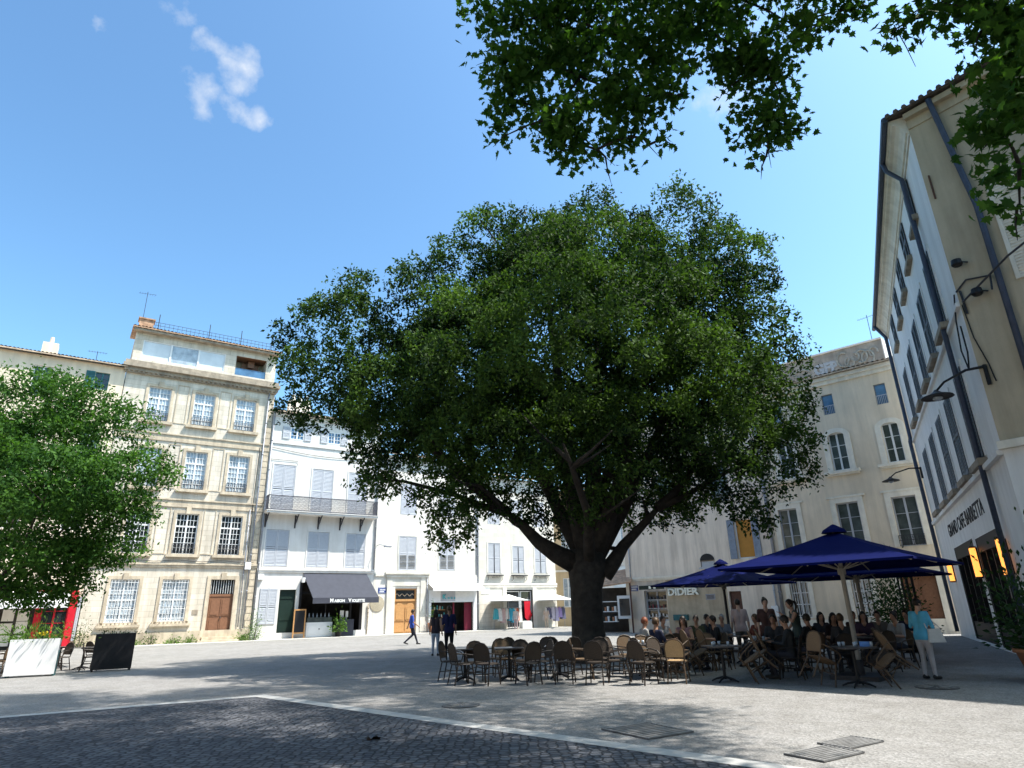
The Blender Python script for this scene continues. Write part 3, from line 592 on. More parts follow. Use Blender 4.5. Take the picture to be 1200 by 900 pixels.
text('shop_lettering', 'K', .55, 'turquoise', h3, 22.75, -.12, 2.68, .01, 'LEFT', 0, .02); [text('shop_lettering', c_, .34, 'turquoise', h3, 23.25+.3*i_, -.12, 2.68, .01, 'LEFT', 0, .01) for i_, c_ in enumerate('ous')]
aw = MB(); aw.add([(21.4,-.1,4.0),(26.3,-.1,4.0),(26.5,-.85,3.55),(21.5,-.85,3.55),(21.4,-.1,3.95),(26.3,-.1,3.95),(26.5,-.83,3.5),(21.5,-.83,3.5)], [(0,3,2,1),(4,5,6,7),(0,4,7,3),(1,2,6,5)]); aw.box(21.5,26.5,-.87,-.85,3.32,3.56); aw.build('awning', M['awning_white'], h3)
f = MB(); f.box(25.1,25.8,.3,.36,.1,2.4); f.box(24.0,24.12,.3,.4,.1,2.42); f.build('door', M['maroon'], h3)
sh = MB()
for j in range(3): sh.box(21.9,23.7,1.2,1.5,.6+j*.6,.66+j*.6)
for i in range(20): sh.box(21.95+.088*i*.98,22.01+.088*i*.98,1.15,1.3,.66+.6*(i%3),.85+.6*(i%3)+.05*(i%4), 1+i%2)
sh.build('shop_shelf', [M['honey_door'], M['white_paint'], M['turquoise']], h3)
pl = MB(); pl.lathe([(.62,0),(.6,.04),(.3,.06),(.02,.08)], 24); q = pl.build('wall_ornament', mat('dry_wicker', (.40,.35,.26), .9, .3, 20), h3); q.rotation_euler = (R(90),0,0); q.location = (16.95,-.01,2.4)
def plaque(root, u, z, w_=.75, h_=.42, mt='plaque_blue', lines=('RUE','')):
    p = MB(); p.box(u,u+w_,-.03,0,z,z+h_); o = p.build('street_plaque', M[mt], root)
    q = MB(); q.box(u+.03,u+w_-.03,-.034,-.031,z+.03,z+.045); q.box(u+.03,u+w_-.03,-.034,-.031,z+h_-.045,z+h_-.03)
    for k in range(2):
        for i in range(5-k): q.box(u+.12+i*.1,u+.19+i*.1,-.035,-.031,z+.09+(1-k)*.14,z+.18+(1-k)*.14)
    q.build('plaque_lettering', M['white_text'], o); return o
plaque(h3, 17.0, 3.18, .7, .45); 
lm = MB(); lm.tube([(16.7,-.02,6.9),(16.7,-.6,6.95),(17.3,-.9,6.8)], .03, 5); lm.box(17.0,17.6,-1.0,-.75,6.72,6.82); lm.build('wall_lamp', M['zinc'], h3)
pipe(h3, [(26.3,-.1,14.4),(26.25,-.1,.2)], .08); pipe(h3, [(21.3,-.15,4.4),(21.25,-.15,.2)], .04)
rf = MB(); tiles(rf, 16.5, 26.5, -.5, 14.65, 5.5, 16.2); rf.build('roof', M['old_tile'], h3)

# ---- the corner house with the clothes shop
h4 = house('town_house', 'cream corner house with three narrow shuttered windows over a clothes shop')
w = MB(); f1 = [(27.4,28.7,4.86,7.5), (30.05,31.35,4.88,7.3), (32.6,33.9,4.9,7.2)]; f2 = [(27.4,28.7,9.2,11.6), (30.05,31.35,9.2,11.6), (32.6,33.9,9.2,11.6)]
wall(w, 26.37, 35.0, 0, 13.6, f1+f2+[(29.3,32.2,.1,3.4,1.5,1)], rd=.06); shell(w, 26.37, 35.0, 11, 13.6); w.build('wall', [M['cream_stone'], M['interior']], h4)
for a in f1+f2:
    m_ = (a[0]+a[1])/2; louvre(h4, a[0]+.02, m_-.01, a[2], a[3], -.01); louvre(h4, m_+.01, a[1]-.02, a[2], a[3], -.01)
    if a in f1:
        q = MB(); q.box(m_-.03,m_+.05,-.022,-.016,a[2],a[3]-.1); q.build('shutter_gap', M['black'], h4)
        q = MB(); q.box(a[0]-.2,a[1]+.2,-.3,-.02,4.62,4.7); q.tube([(a[0]-.1,-.25,4.62),(a[0]-.1,-.2,4.3),(a[0]-.1,-.02,4.2)], .025, 4); q.tube([(a[1]+.1,-.25,4.62),(a[1]+.1,-.2,4.3),(a[1]+.1,-.02,4.2)], .025, 4)
        for i in range(6): q.tube([(m_-.4+i*.16,-.2,4.62),(m_-.3+i*.12,-.22,4.4)], .02, 4)
        q.build('flower_rail', M['iron'], h4)
t = MB(); t.box(26.37,35.05,-.12,0,3.8,3.98); t.box(26.37,35.05,-.08,0,3.62,3.8)
for a in f1: surround(t, *a, .12, .03)
t.box(28.9,29.3,-.07,.05,.1,3.8); t.box(32.2,32.6,-.07,.05,.1,3.8)
t.build('stone_trim', M['cream_wall'], h4)
window(h4, 29.3, 30.9, .15, 3.3, .3, 1, 1, 1, transom=2.5, glass='dark_glass'); window(h4, 31.0, 32.2, .15, 3.3, .3, 1, 1, 1, transom=2.5, glass='dark_glass')
fg = MB(); fg.add([(31.3,.1,2.4),(32.0,.1,2.4),(31.9,.08,1.7),(32.15,.08,1.2),(31.75,.1,.6),(31.35,.1,1.0)], [(0,1,2,3,4,5)]); fg.add([(31.3,.14,2.4),(32.0,.14,2.4),(31.9,.12,1.7),(32.15,.12,1.2),(31.75,.14,.6),(31.35,.14,1.0)], [(5,4,3,2,1,0)]); tag(fg.build('red_dress', M['red_paint'], None), 'red dress hung in the clothes shop doorway', 'dress'); fo = COL.objects[-1]
fo = [o for o in COL.objects if o.name == 'red_dress'][0]; fo.location = ROW; fo.rotation_euler = (0,0,face(ROWH))
plaque(h4, 26.65, 3.05, .9, .6, 'white_text')
rf = MB(); tiles(rf, 26.3, 35.2, -.5, 13.65, 5.5, 15.2); rf.build('roof', M['old_tile'], h4)
pt = MB(); pt.box(26.5,28.6,-.012,0,.1,2.2); pt.build('bare_stone_base', M['stone'], h4)

# ---- houses closing the passage behind the big tree
h5 = thing('town_house', 'tan plastered house set back beside the trunk of the large tree', 'house', (1.5,68,0), face(98))
w = MB(); wn = [(3.2,4.2,1.8,4.6), (3.2,4.2,7,9.3)]; wall(w, -6, 6, 0, 13.5, wn); shell(w, -6, 6, 10, 13.5); w.build('wall', M['tan_wall'], h5)
for a in wn: window(h5, *a, rows=3, cols=1, glass='curtain_glass')
t = MB(); t.box(-6,6,-.1,0,5.2,5.4); t.build('stone_trim', M['cream_wall'], h5); rf = MB(); tiles(rf, -6.2, 6.2, -.5, 13.55, 5, 15); rf.build('roof', M['old_tile'], h5)
h6 = thing('town_house', 'white house with an arched doorway seen through the passage behind the tree', 'house', (7.6,66,0), face(98))
w = MB(); wn = [(-.3,1.0,7.0,9.4), (3.0,4.3,7.0,9.4)]; wall(w, 0, 14, 0, 14, wn+[(2.0,4.6,.1,5.6,.3)]); shell(w, 0, 14, 10, 14); w.build('wall', M['white_wall'], h6)
for a in wn: window(h6, *a, rows=3, cols=1)
a2 = MB(); a2.prism([(2.0,.1),(4.6,.1),(4.6,4.3)]+[(3.3+1.3*math.cos(i*math.pi/12),4.3+1.3*math.sin(i*math.pi/12)) for i in range(1,12)]+[(2.0,4.3)], .1, .29); a2.build('arched_door', M['blind_glass'], h6)
t = MB(); t.box(0,14,-.12,0,6.0,6.25); t.build('stone_trim', M['cream_wall'], h6)
st = thing('market_stall', 'brown roofed stall with shelves of goods between the tree trunk and the sign shop', 'stall', (5.9,48,0), face(110))
c = MB(); c.add([(-.3,-1.6,3.0),(2.6,-1.6,3.3),(2.6,1.2,4.4),(-.3,1.2,4.0),(-.3,-1.6,2.9),(2.6,-1.6,3.2),(2.6,1.2,4.3),(-.3,1.2,3.9)], [(0,1,2,3),(7,6,5,4),(0,4,5,1),(0,3,7,4),(1,5,6,2)]); c.build('roof', M['tile'], st)
for x in (-.2, 2.5):
    for y in (-1.5, 1.1): c = MB(); c.box(x-.05,x+.05,y-.05,y+.05,0,3.0+.3*(x > 0)); c.build('post', M['dark_wood'], st)
for j in range(3): c = MB(); c.box(-.2,1.4,-1.2,-.7,.7+j*.65,.76+j*.65); c.build('shelf', M['white_paint'], st)
c = MB(); c.box(1.5,2.5,-1.3,-1.2,.9,2.4); c.box(1.65,2.35,-1.33,-1.3,1.1,2.2,1); c.build('frame_board', [M['white_paint'], M['dark_glass']], st)
c = MB(); c.box(-.2,2.5,1.0,1.08,0,3.0); c.build('back_panel', M['interior'], st)
c = MB()
for j in range(2):
    for i in range(9): c.box(-.15+i*.17,-.03+i*.17,-1.1,-.8,.76+j*.65,.98+j*.65+.05*(i%3), i%3)
c.build('goods', [M['green_door'], M['terracotta'], M['white_paint']], st)

# ---- houses round the rest of the square, behind and beside the viewer
def plain_house(label, o, head, w_, hgt, wl, rm='old_tile'):
    k = thing('town_house', label, 'house', o, face(head)); m_ = MB(); hs = []; n_ = int(w_/3.2)
    for i in range(n_):
        u = w_*(i+.5)/n_
        for z in (1.0, 5.0, 9.0, 13.0):
            if z+2.4 < hgt: hs.append((u-.6,u+.6,z,z+2.3))
    wall(m_, 0, w_, 0, hgt, hs); shell(m_, 0, w_, 10, hgt); m_.build('wall', M[wl], k)
    for a in hs: window(k, *a, rows=3, cols=1, glass='dark_glass')
    r_ = MB(); tiles(r_, -.2, w_+.2, -.5, hgt+.05, 5, hgt+1.6, .3); r_.build('roof', M[rm], k)
plain_house('cream house on the near side of the square, behind the viewer, right one', (26,-15,0), 270, 22, 16, 'beige_wall')
plain_house('ochre house on the near side of the square, behind the viewer, middle one', (4,-15,0), 270, 22, 17.5, 'tan_wall')
plain_house('pale house on the near side of the square, behind the viewer, left one', (-18,-15,0), 270, 20, 16, 'beige_wall')
plain_house('beige house along the left side of the square outside the view, near one', (-38.6,-14,0), 0, 24, 17, 'beige_wall')
plain_house('beige house along the left side of the square outside the view, far one', (-38.7,10.1,0), 0, 24, 16, 'tan_wall')
plain_house('ochre house continuing the right side of the square outside the view', (23.5,3.0,0), 175, 18, 15, 'end_wall')

# ---- the shaded beige building with the sign shop, right of the big tree
DO = Vector((8.37, 46, 0)); DH = 133
hd = thing('corner_building', 'pale plastered building with lit shop lettering and an ochre window blind, behind the blue parasols', 'building', DO, face(DH))
w = MB(); wn = [(7.45,8.55,4.3,6.7), (2.2,3.4,8.0,10.4), (6.2,7.4,8.0,10.4)]
wall(w, -.95, 9.6, 0, 14.2, wn+[(.4,2.1,.75,2.65,.5), (6.5,7.3,.1,2.4,.3), (4.85,5.85,3.95,4.35,.2)], rd=.2); shell(w, -.95, 9.6, 12, 14.2); w.build('wall', M['pale_wall'], hd)
t = MB(); t.box(-1.05,4.3,-.14,0,3.42,3.56); t.box(-1.0,4.3,-.08,0,3.3,3.42); t.box(-.99,-.7,-.05,0,0,3.3)
t.build('stone_trim', M['beige_trim'], hd)
window(hd, *wn[0], y=.18, rows=1, leaves=1, cols=1, glass='ochre_cloth'); louvre(hd, 7.0, 7.43, 4.3, 6.7, -.06, 'blue_shutter'); louvre(hd, 8.57, 9.0, 4.3, 6.7, -.06, 'blue_shutter')
for a in wn[1:]: window(hd, *a, rows=3, cols=1, glass='green_glass', frame='shutter')
window(hd, .4, 2.1, .75, 2.65, .3, 2, 3, 1, glass='dark_glass', frame='shutter')
vs = MB()
for j in range(3): vs.box(.5,2.0,.2,.29,.95+j*.55,.98+j*.55)
for i in range(16): vs.box(.52+i*.09,.58+i*.09,.17,.24,.98+.55*(i%3),1.12+.55*(i%3)+.03*(i%5), i%3)
vs.build('shop_display', [M['white_paint'], M['maroon'], M['blue_zinc']], hd)
ni = MB(); ni.prism([(4.85,4.35)]+[(5.35-.5*math.cos(i*math.pi/10),4.35+.42*math.sin(i*math.pi/10)) for i in range(1,10)]+[(5.85,4.35)], -.03, .0); ni.build('arched_recess', M['black'], hd); ni = MB(); ni.box(4.75,5.95,-.1,0,3.83,3.93); ni.box(4.9,5.8,.05,.1,3.95,4.3); ni.build('recess_frame', M['shutter'], hd)
sg = MB(); sg.box(.35,2.25,-.5,-.42,2.72,2.98); sgo = sg.build('shop_sign', M['green_door'], hd)
for i in range(5): q = MB(); q.box(.4+i*.36,.58+i*.36,-.515,-.502,2.76,2.94); q.build('sign_patch', M['cream_text'], sgo) if i in (2,3) else None
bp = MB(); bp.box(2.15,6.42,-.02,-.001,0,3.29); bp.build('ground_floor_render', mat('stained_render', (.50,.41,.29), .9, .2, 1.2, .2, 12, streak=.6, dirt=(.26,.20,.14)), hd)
text('shop_lettering', 'DIDIER', .60, 'cream_text', hd, 2.32, -.16, 2.3, .05, 'LEFT', 0, .018, 1.18)
pq = MB(); pq.box(4.95,5.6,-.03,0,1.95,2.3); q = pq.build('wall_notice', M['zinc'], hd); pq = MB(); [pq.box(5.02,5.52,-.036,-.031,2.02+i*.06,2.05+i*.06) for i in range(4)]; pq.build('notice_lines', M['black_text'], q)
plaque(hd, -.66, 2.66, .62, .38)
d = MB(); d.box(6.5,7.3,.18,.24,.1,2.4); d.box(6.58,7.22,.15,.18,.25,1.1); d.box(6.58,7.22,.15,.18,1.2,2.3); d.build('door', M['dark_wood'], hd)
vt = MB(); vt.box(2.6,3.6,-.25,-.02,.75,1.1); vt.build('wall_shelf', M['teal_shutter'], hd)
pipe(hd, [(9.75,-.1,14),(9.72,-.1,.3)], .09, 'zinc'); pipe(hd, [(9.4,-.1,3.2),(9.38,-.1,.3)], .05, 'shutter'); pipe(hd, [(-.5,-.06,6.5),(-.55,-.06,3.6)], .04, 'shutter')
pb = MB(); pb.box(9.1,9.5,-.18,-.02,.9,1.5); pb.build('meter_box', M['white_paint'], hd)
rf = MB(); tiles(rf, -1.2, 9.7, -.45, 14.25, 5.5, 15.6); rf.build('roof', M['old_tile'], hd)

he = thing('stone_building', 'beige rendered building with arched windows, graffiti on its attic wall and barred ground-floor windows', 'building', DO, face(DH))
w = MB()
small = [(14.02,14.66,12.14,13.36), (16.9,17.5,12.1,13.3), (11.0,11.6,12.14,13.36)]
arch = [(13.94,14.86,8.75,10.98), (16.8,17.68,8.75,10.98), (10.95,11.85,8.75,10.98)]
big = [(10.35,11.45,4.55,6.95), (13.66,14.85,4.5,6.93), (16.5,17.7,4.3,6.9)]
gri = [(10.3,11.35,.8,2.9), (13.66,14.7,.8,2.86)]
dor = [(16.1,17.75,.1,2.75)]
wall(w, 9.8, 18.6, 0, 14.4, small+arch+big+gri+dor, rd=.2); shell(w, 9.8, 18.6, 12, 14.4); w.build('wall', M['beige_wall'], he)
for a in small:
    window(he, a[0], a[1], a[2], a[3], .12, 1, 1, 1, glass='blue_glass', frame='grey_shutter', fw=.04)
    q = MB(); [q.box(a[0]+.04+i*(a[1]-a[0]-.08)/6,a[0]+.06+i*(a[1]-a[0]-.08)/6,-.02,0,a[2],a[2]+.5) for i in range(7)]; q.box(a[0],a[1],-.02,.002,a[2]+.5,a[2]+.53); q.build('guard_rail', M['shutter'], he)
t = MB()
for a in arch:
    window(he, *a, y=.16, rows=3, cols=1, glass='green_glass')
    cx = (a[0]+a[1])/2; hw = (a[1]-a[0])/2; z1 = a[3]; 
    def arc(r, k): return [(cx-r*math.cos(i*math.pi/k), z1-.24+ (.24+(r-hw)*.9)*math.sin(i*math.pi/k)) for i in range(k+1)]
    o_ = arc(hw+.3, 10); i_ = arc(hw, 10)
    for i in range(10): t.prism([i_[i], i_[i+1], o_[i+1], o_[i]], -.07, .002)
    t.prism([(a[0],z1-.24)]+i_[1:6]+[(cx,z1),(a[0],z1)], .05, .1) ; t.prism([(cx,z1)]+i_[5:10]+[(a[1],z1-.24),(a[1],z1)], .05, .1)
    t.box(a[0]-.3,a[0],-.07,0,a[2],z1-.24); t.box(a[1],a[1]+.3,-.07,0,a[2],z1-.24)
    t.box(a[0]-.5,a[1]+.5,-.25,0,a[2]-.18,a[2]-.03); t.box(a[0]-.42,a[1]+.42,-.15,0,a[2]-.28,a[2]-.18)
for a in big: surround(t, *a, .28, .06); t.box(a[0]-.42,a[1]+.42,-.1,0,a[3]+.28,a[3]+.38); window(he, *a, y=.16, rows=3, cols=1, glass='green_glass', frame='shutter')
for a in gri:
    surround(t, *a, .25, .05); window(he, *a, y=.18, rows=3, cols=2, glass='dark_glass')
    q = MB()
    for i in range(8): u = a[0]+.07+i*(a[1]-a[0]-.14)/7; q.tube([(u,.05,a[2]),(u,.05,a[3])], .016, 5)
    for j in range(4): z = a[2]+.15+j*(a[3]-a[2]-.3)/3; q.box(a[0],a[1],.03,.05,z-.012,z+.012)
    q.build('window_grille', M['white_paint'], he)
surround(t, *dor[0], .3, .08)
t.box(9.8,18.6,-.05,0,0,.7); t.box(9.8,18.6,-.3,0,14.18,14.4); t.box(9.8,18.6,-.14,0,13.95,14.18)
t.build('stone_trim', M['beige_trim'], he)
d = MB(); d.box(16.1,17.75,.16,.22,.1,2.75)
for i in range(2):
    for z0_, z1_ in ((.3,1.2), (1.35,2.6)): d.box(16.2+i*.8,16.88+i*.8,.13,.16,z0_,z1_)
d.build('door', M['brown_door'], he)
g_ = guard(he, 16.5, 17.7, 4.3, .55, -.12, 'iron', 9)
rf = MB(); tiles(rf, 13.6-3.8, 18.7, -.5, 14.45, 3.4, 15.3, .26); rf.build('roof', M['old_tile'], he)
at = MB(); at.box(8.0,17.2,3.3,10,14.0,17.1); at.build('attic_block', M['concrete'], he)
q = MB(); q.box(17.2,17.25,3.3,10,14.0,17.1); q.box(8.0,17.25,3.2,10.1,17.1,17.2); q.build('attic_side', M['white_wall'], he)
q = MB(); q.box(8.0,17.2,3.22,3.3,15.25,15.62); q.build('flashing', M['blue_strip'], he)
text('graffiti_lettering', 'GFP', .95, 'graffiti', he, 13.0, 3.285, 15.78, .01, 'LEFT', 0, .05, .9)
q = MB()
for i in range(7):
    cx = 9.7+.0 if i == 0 else 14.5+i*.36; cz = 16.25+.15*math.sin(i*2.3); r_ = .3+.08*math.sin(i*1.7)
    q.tube([(cx+r_*math.cos(a),3.27,cz+r_*1.25*math.sin(a)) for a in [k*math.pi/5+i for k in range(9)]], .07, 5)
q.tube([(12.2+.5*math.cos(k*.7),3.27,16.1+.25*math.sin(k*.7)) for k in range(9)], .05, 5)
q.build('graffiti_swirls', M['graffiti_dim'], he)
antenna(he, 16.6, 4.0, 17.2, 2.0)

# ---- the café building on the right
CO = Vector((12.4+math.sin(R(27))*18, 15.8+math.cos(R(27))*18, 0))
hc = thing('cafe_building', 'tall grey-white café building with shuttered windows on the right edge of the square', 'building', CO, face(207))
U = lambda u: 18-u
cols = [2.8, 5.7, 8.6, 11.55, 14.7]
w = MB(); holes = []
for c in cols:
    holes += [(U(c)-.55,U(c)+.55,5.4,8.15), (U(c)-.55,U(c)+.55,9.62,12.1), (U(c)-.5,U(c)+.5,13.5,15.0)]
shop = [(U(7.5),U(2.9),.1,3.52,.45,1), (U(13.2),U(8.1),.1,3.6,.45,1)]
wall(w, 0, 18, 0, 15.7, holes+shop, rd=.12)
ang = R(65); e = Vector((math.cos(ang), math.sin(ang)))        # direction of the end wall in the local frame
EL = 14.0; ex, ey = 18+e.x*EL, e.y*EL
foot = [(0,0),(18,0),(ex,ey),(ex-12,ey+8),(0,13)]
n = len(foot)
for i in range(2, n):
    a, b = foot[i], foot[(i+1)%n]; w.quad((*a,0), (*b,0), (*b,15.7), (*a,15.7))
w.add([(x,y,15.7) for x,y in foot], [tuple(range(n))])
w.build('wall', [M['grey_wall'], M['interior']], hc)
for c in cols:
    for z0_, z1_, hw in ((5.4,8.15,.68), (9.62,12.1,.68), (13.5,14.9,.6)):
        u = U(c); louvre(hc, u-hw+.01, u-.03, z0_+.02, z1_-.02, -.055, 'grey_shutter'); louvre(hc, u+.03, u+hw-.01, z0_+.02, z1_-.02, -.055, 'grey_shutter')
t = MB(); sl_ = MB()
for c in cols:
    u = U(c)
    for z in (5.28, 9.5): sl_.box(u-.85,u+.85,-.24,-.001,z-.12,z+.06)
    for z0_, z1_ in ((5.4,8.15), (9.62,12.1)): surround(t, u-.72, u+.72, z0_, z1_, .14, .035)
    sl_.box(u-.75,u+.75,-.17,-.001,13.28,13.45)
t.box(0,18.0,-.14,0,5.02,5.15); t.box(0,18,-.1,0,9.2,9.32)
t.build('stone_trim', M['grey_wall'], hc)
for k_ in range(0, len(sl_.f), 6):
    q = MB(); q.v = sl_.v[k_//6*8:k_//6*8+8]; q.f = [tuple(x-k_//6*8 for x in f) for f in sl_.f[k_:k_+6]]; q.m = [0]*6; q.build('sill', M['cornice'], hc)
prof = [(0,15.02),(-.05,15.02),(-.05,15.12),(-.10,15.14),(-.13,15.26),(-.20,15.40),(-.30,15.50),(-.40,15.54),(-.40,15.60),(-.47,15.62),(-.47,15.72),(0,15.72)]
q = MB(); n_ = len(prof); q.add([(0,y,z) for y,z in prof]+[(18.0,y,z) for y,z in prof], [tuple(range(n_-1,-1,-1)), tuple(range(n_,2*n_))]+[(i,(i+1)%n_,(i+1)%n_+n_,i+n_) for i in range(n_)]); q.build('cornice', M['beige_trim'], hc)
# end wall, facing the viewer, a sheet of its own with a rougher ochre render
er = bpy.data.objects.new('end_wall', None)
ew = MB(); a_, b_ = (18.002, -.002), (ex, ey)
def epos(s, z, p=0.0): return (18+e.x*s+e.y*p, e.y*s-e.x*p, z)
ew.quad(epos(0,5.3,.01), epos(EL,5.3,.01), epos(EL,15.7,.01), epos(0,15.7,.01)); ew.quad(epos(.5,0,.01), epos(EL,0,.01), epos(EL,5.15,.01), epos(.5,5.15,.01), 1)
ew.quad(epos(0,0,.01), epos(.5,0,.01), epos(.5,5.15,.01), epos(0,5.15,.01), 2)
bpy.data.objects.remove(er)
end = ew.build('end_wall', [M['end_wall'], M['end_base'], M['grey_wall']], hc)
def ebox(mb, s0, s1, p0, p1, z0, z1, m=0):
    P = [epos(s0,z0,p0),epos(s1,z0,p0),epos(s1,z0,p1),epos(s0,z0,p1)]; Q_ = [(x,y,z1) for x,y,z in P]
    mb.add(P+Q_, [(0,3,2,1),(4,5,6,7),(0,1,5,4),(1,2,6,5),(2,3,7,6),(3,0,4,7)], m)
c = MB(); ebox(c, -.05, EL, .01, .16, 5.14, 5.34); c.build('string_course', M['beige_trim'], hc); c = MB(); ebox(c, 0, EL, .01, .05, 15.2, 15.68); ebox(c, 0, EL, .05, .22, 15.5, 15.68); c.build('eave_course', M['end_wall'], hc)
rf = MB(); tiles(rf, -.2, 18.1, -.5, 15.80, 6, 17.6, .24)
eo = MB(); ov = .35
eo.add([epos(-.42,15.72,ov),epos(EL,15.72,ov),epos(EL,17.6,-5),epos(-.42,17.2,-5),epos(-.42,15.80,ov),epos(EL,15.80,ov),epos(EL,17.7,-5),epos(-.42,17.3,-5)], [(3,2,1,0),(4,5,6,7),(0,1,5,4),(0,4,7,3)])
for k in range(60):
    s_ = -.35+k*.24; eo.tube([epos(s_,15.80,ov+.05), epos(s_,15.86,ov-.6)], .075, 6)
M['dark_tile'] = mat('dark_weathered_tile', (.10,.075,.06), .9, .4, 4, .3, 30); rfo = rf.build('roof', M['dark_tile'], hc); eo.build('verge_tiles', M['dark_tile'], rfo)
gt = MB(); gt.tube([(-.1,-.56,15.76),(18.1,-.56,15.76)], .10, 8); gt.build('gutter', M['blue_zinc'], hc)
pipe(hc, [(U(2.2),-.56,15.7),(U(2.25),-.5,15.4),(U(2.2),-.15,14.9),(U(2.2),-.15,10),(U(2.3),-.15,.2)], .075, 'blue_zinc'); pipe(hc, [(.5,-.56,15.7),(.4,-.15,15.0),(.4,-.15,9.4),(.45,-.2,9.2),(.4,-.15,.2)], .09, 'blue_zinc')
pipe(hc, [epos(.73,15.7,.25), epos(.75,15.3,.14), epos(1.05,11.8,.13), epos(1.0,5.5,.13)], .08, 'blue_zinc')
q = MB(); ebox(q, .14, .18, .01, .06, 12.6, 13.4); q.build('wall_anchor', M['dark_wood'], hc)
# shutter on the end wall
q = MB(); ebox(q, 1.35, 1.45, .01, .06, 9.4, 12.6); ebox(q, 2.75, 2.85, .01, .06, 9.4, 12.6); ebox(q, 1.45, 2.75, .01, .06, 9.4, 9.5); ebox(q, 1.45, 2.75, .01, .06, 12.5, 12.6); ebox(q, 1.45, 2.75, .012, .02, 9.5, 12.5)
for k in range(34): ebox(q, 1.45, 2.75, .02, .045, 9.52+k*.088, 9.57+k*.088)
q.build('shutter', M['beige_trim'], hc)
# cables and bracket with floodlights
q = MB(); q.tube([epos(.12,9.2,.2), epos(1.4,9.9,.5), epos(3.0,10.6,.6)], .03, 5); q.tube([epos(.1,9.6,.05), epos(.12,8.9,.05)], .03, 5); q.tube([epos(.0,9.6,.04), epos(.3,9.85,.06), epos(.8,9.75,.06)], .025, 5); q.tube([epos(.85,9.75,.06), epos(.85,9.25,.3)], .025, 5)
q.build('cable_bracket', M['iron'], hc)
q = MB(); q.tube([(17.9,-.05,9.6),(17.4,-.08,9.0),(17.1,-.1,8.2),(17.5,-.12,7.5),(17.8,-.1,7.9),(17.75,-.08,8.7)], .022, 5); q.tube([epos(.05,9.2,.04), epos(.1,8.2,.04), epos(.25,7.4,.04), epos(.3,6.9,.04)], .015, 5); q.build('cable', M['black'], hc)
for s_, z_ in ((.25,9.75+.55), (.5,9.3)):
    f = thing('floodlight', 'small black floodlight high on the ochre end wall' if z_ > 10 else 'round black lantern hanging on the cable bracket of the end wall', 'lamp', hc.matrix_basis @ Vector((0,0,0)), face(207))
    q = MB(); q.lathe([(.03,.16),(.12,.14),(.14,0),(.1,-.05)], 12, epos(s_,z_,.22)); q.build('lamp_shade', M['black'], f); q = MB(); q.tube([epos(s_,z_+.1,.2), epos(s_+.2,z_+.05,.02)], .02, 5); q.build('arm', M['iron'], f)
# shopfront
for a in shop:
    f = MB(); f.box(a[0],a[0]+.14,.02,.2,a[2],a[3]); f.box(a[1]-.14,a[1],.02,.2,a[2],a[3]); f.box(a[0]+.14,a[1]-.14,.02,.2,a[3]-.45,a[3]); f.box(a[0]+.14,a[1]-.14,.05,.18,.1,.75)
    for k in (1, 2, 3): u = a[0]+(a[1]-a[0])*k/4; f.box(u-.05,u+.05,.04,.19,.75,a[3]-.45)
    o = f.build('shopfront', M['black'], hc); p = MB(); p.box(a[0]+.1,a[1]-.1,.21,.23,.3,a[3]-.4); p.build('pane', M['dark_glass'], o)
    cu = MB(); cu.box(a[0]+.3,a[0]+.7,.195,.205,.75,a[3]-.5); cu.box((a[0]+a[1])/2+.1,(a[0]+a[1])/2+.45,.195,.205,.75,a[3]-.5); cu.build('curtain', M['curtain_glass'], o)
text('shop_lettering', 'GRAND CAFE BARRETTA', .70, 'black_text', hc, U(13.45), -.012, 4.08, .006, 'LEFT', 0, .008, 1.14)
M['lamp_glow'] = glow('warm_lamp_glass', (1.0, .36, .07), 1.0)
for u, z0_, z1_ in ((15.0,2.35,3.0), (7.75,2.3,3.25), (2.75,2.2,3.15)):
    f = thing('wall_sconce', {15.0:'small lit amber wall lamp farthest along the café front', 7.75:'lit amber wall lamp between the two café shopfronts', 2.75:'tall lit amber wall lamp nearest the viewer on the café front'}[u], 'lamp', CO, face(207))
    q = MB(); q.box(U(u)-.16,U(u)+.16,-.2,-.05,z0_,z1_); q.build('lamp_glass', M['lamp_glow'], f)
    q = MB(); q.box(U(u)-.2,U(u)+.2,-.22,-.03,z1_,z1_+.05); q.box(U(u)-.2,U(u)+.2,-.22,-.03,z0_-.05,z0_); q.box(U(u)-.2,U(u)+.2,-.05,-.002,z0_,z1_); q.build('frame', M['black'], f)
def street_lamp(name, label, base, tip):
    f = thing(name, label, 'street lamp', base); d = Vector(tip)-Vector(base)
    q = MB(); q.tube([(0,0,.35),d*.35+Vector((0,0,.42)),d*.8+Vector((0,0,.3)),d+Vector((0,0,.12))], [.04,.035,.03,.03], 6); q.tube([(0,0,-.15),(0,0,.4)], .05, 6); q.build('arm', M['black'], f)
    q = MB(); q.lathe([(.04,.16),(.07,.12),(.14,.06),(.38,-.03),(.40,-.06),(.36,-.05)], 20, d); q.build('lamp_shade', M['black'], f, True)
    q = MB(); q.lathe([(.10,-.02),(.13,-.1),(.02,-.16)], 12, d); q.build('bulb', M['clear'], f, True)
mw = Matrix.Translation(CO) @ Matrix.Rotation(face(207), 4, 'Z')
street_lamp('street_lamp', 'black arm lamp with a wide shade on the near corner of the café building', mw @ Vector(epos(.15,7.0,.05)), mw @ Vector((17.55,-1.0,6.9)))
street_lamp('street_lamp', 'small black arm lamp hanging before the farthest upper window by the café corner', mw @ Vector((1.5,-.15,7.3)), mw @ Vector((1.6,-1.5,7.2)))
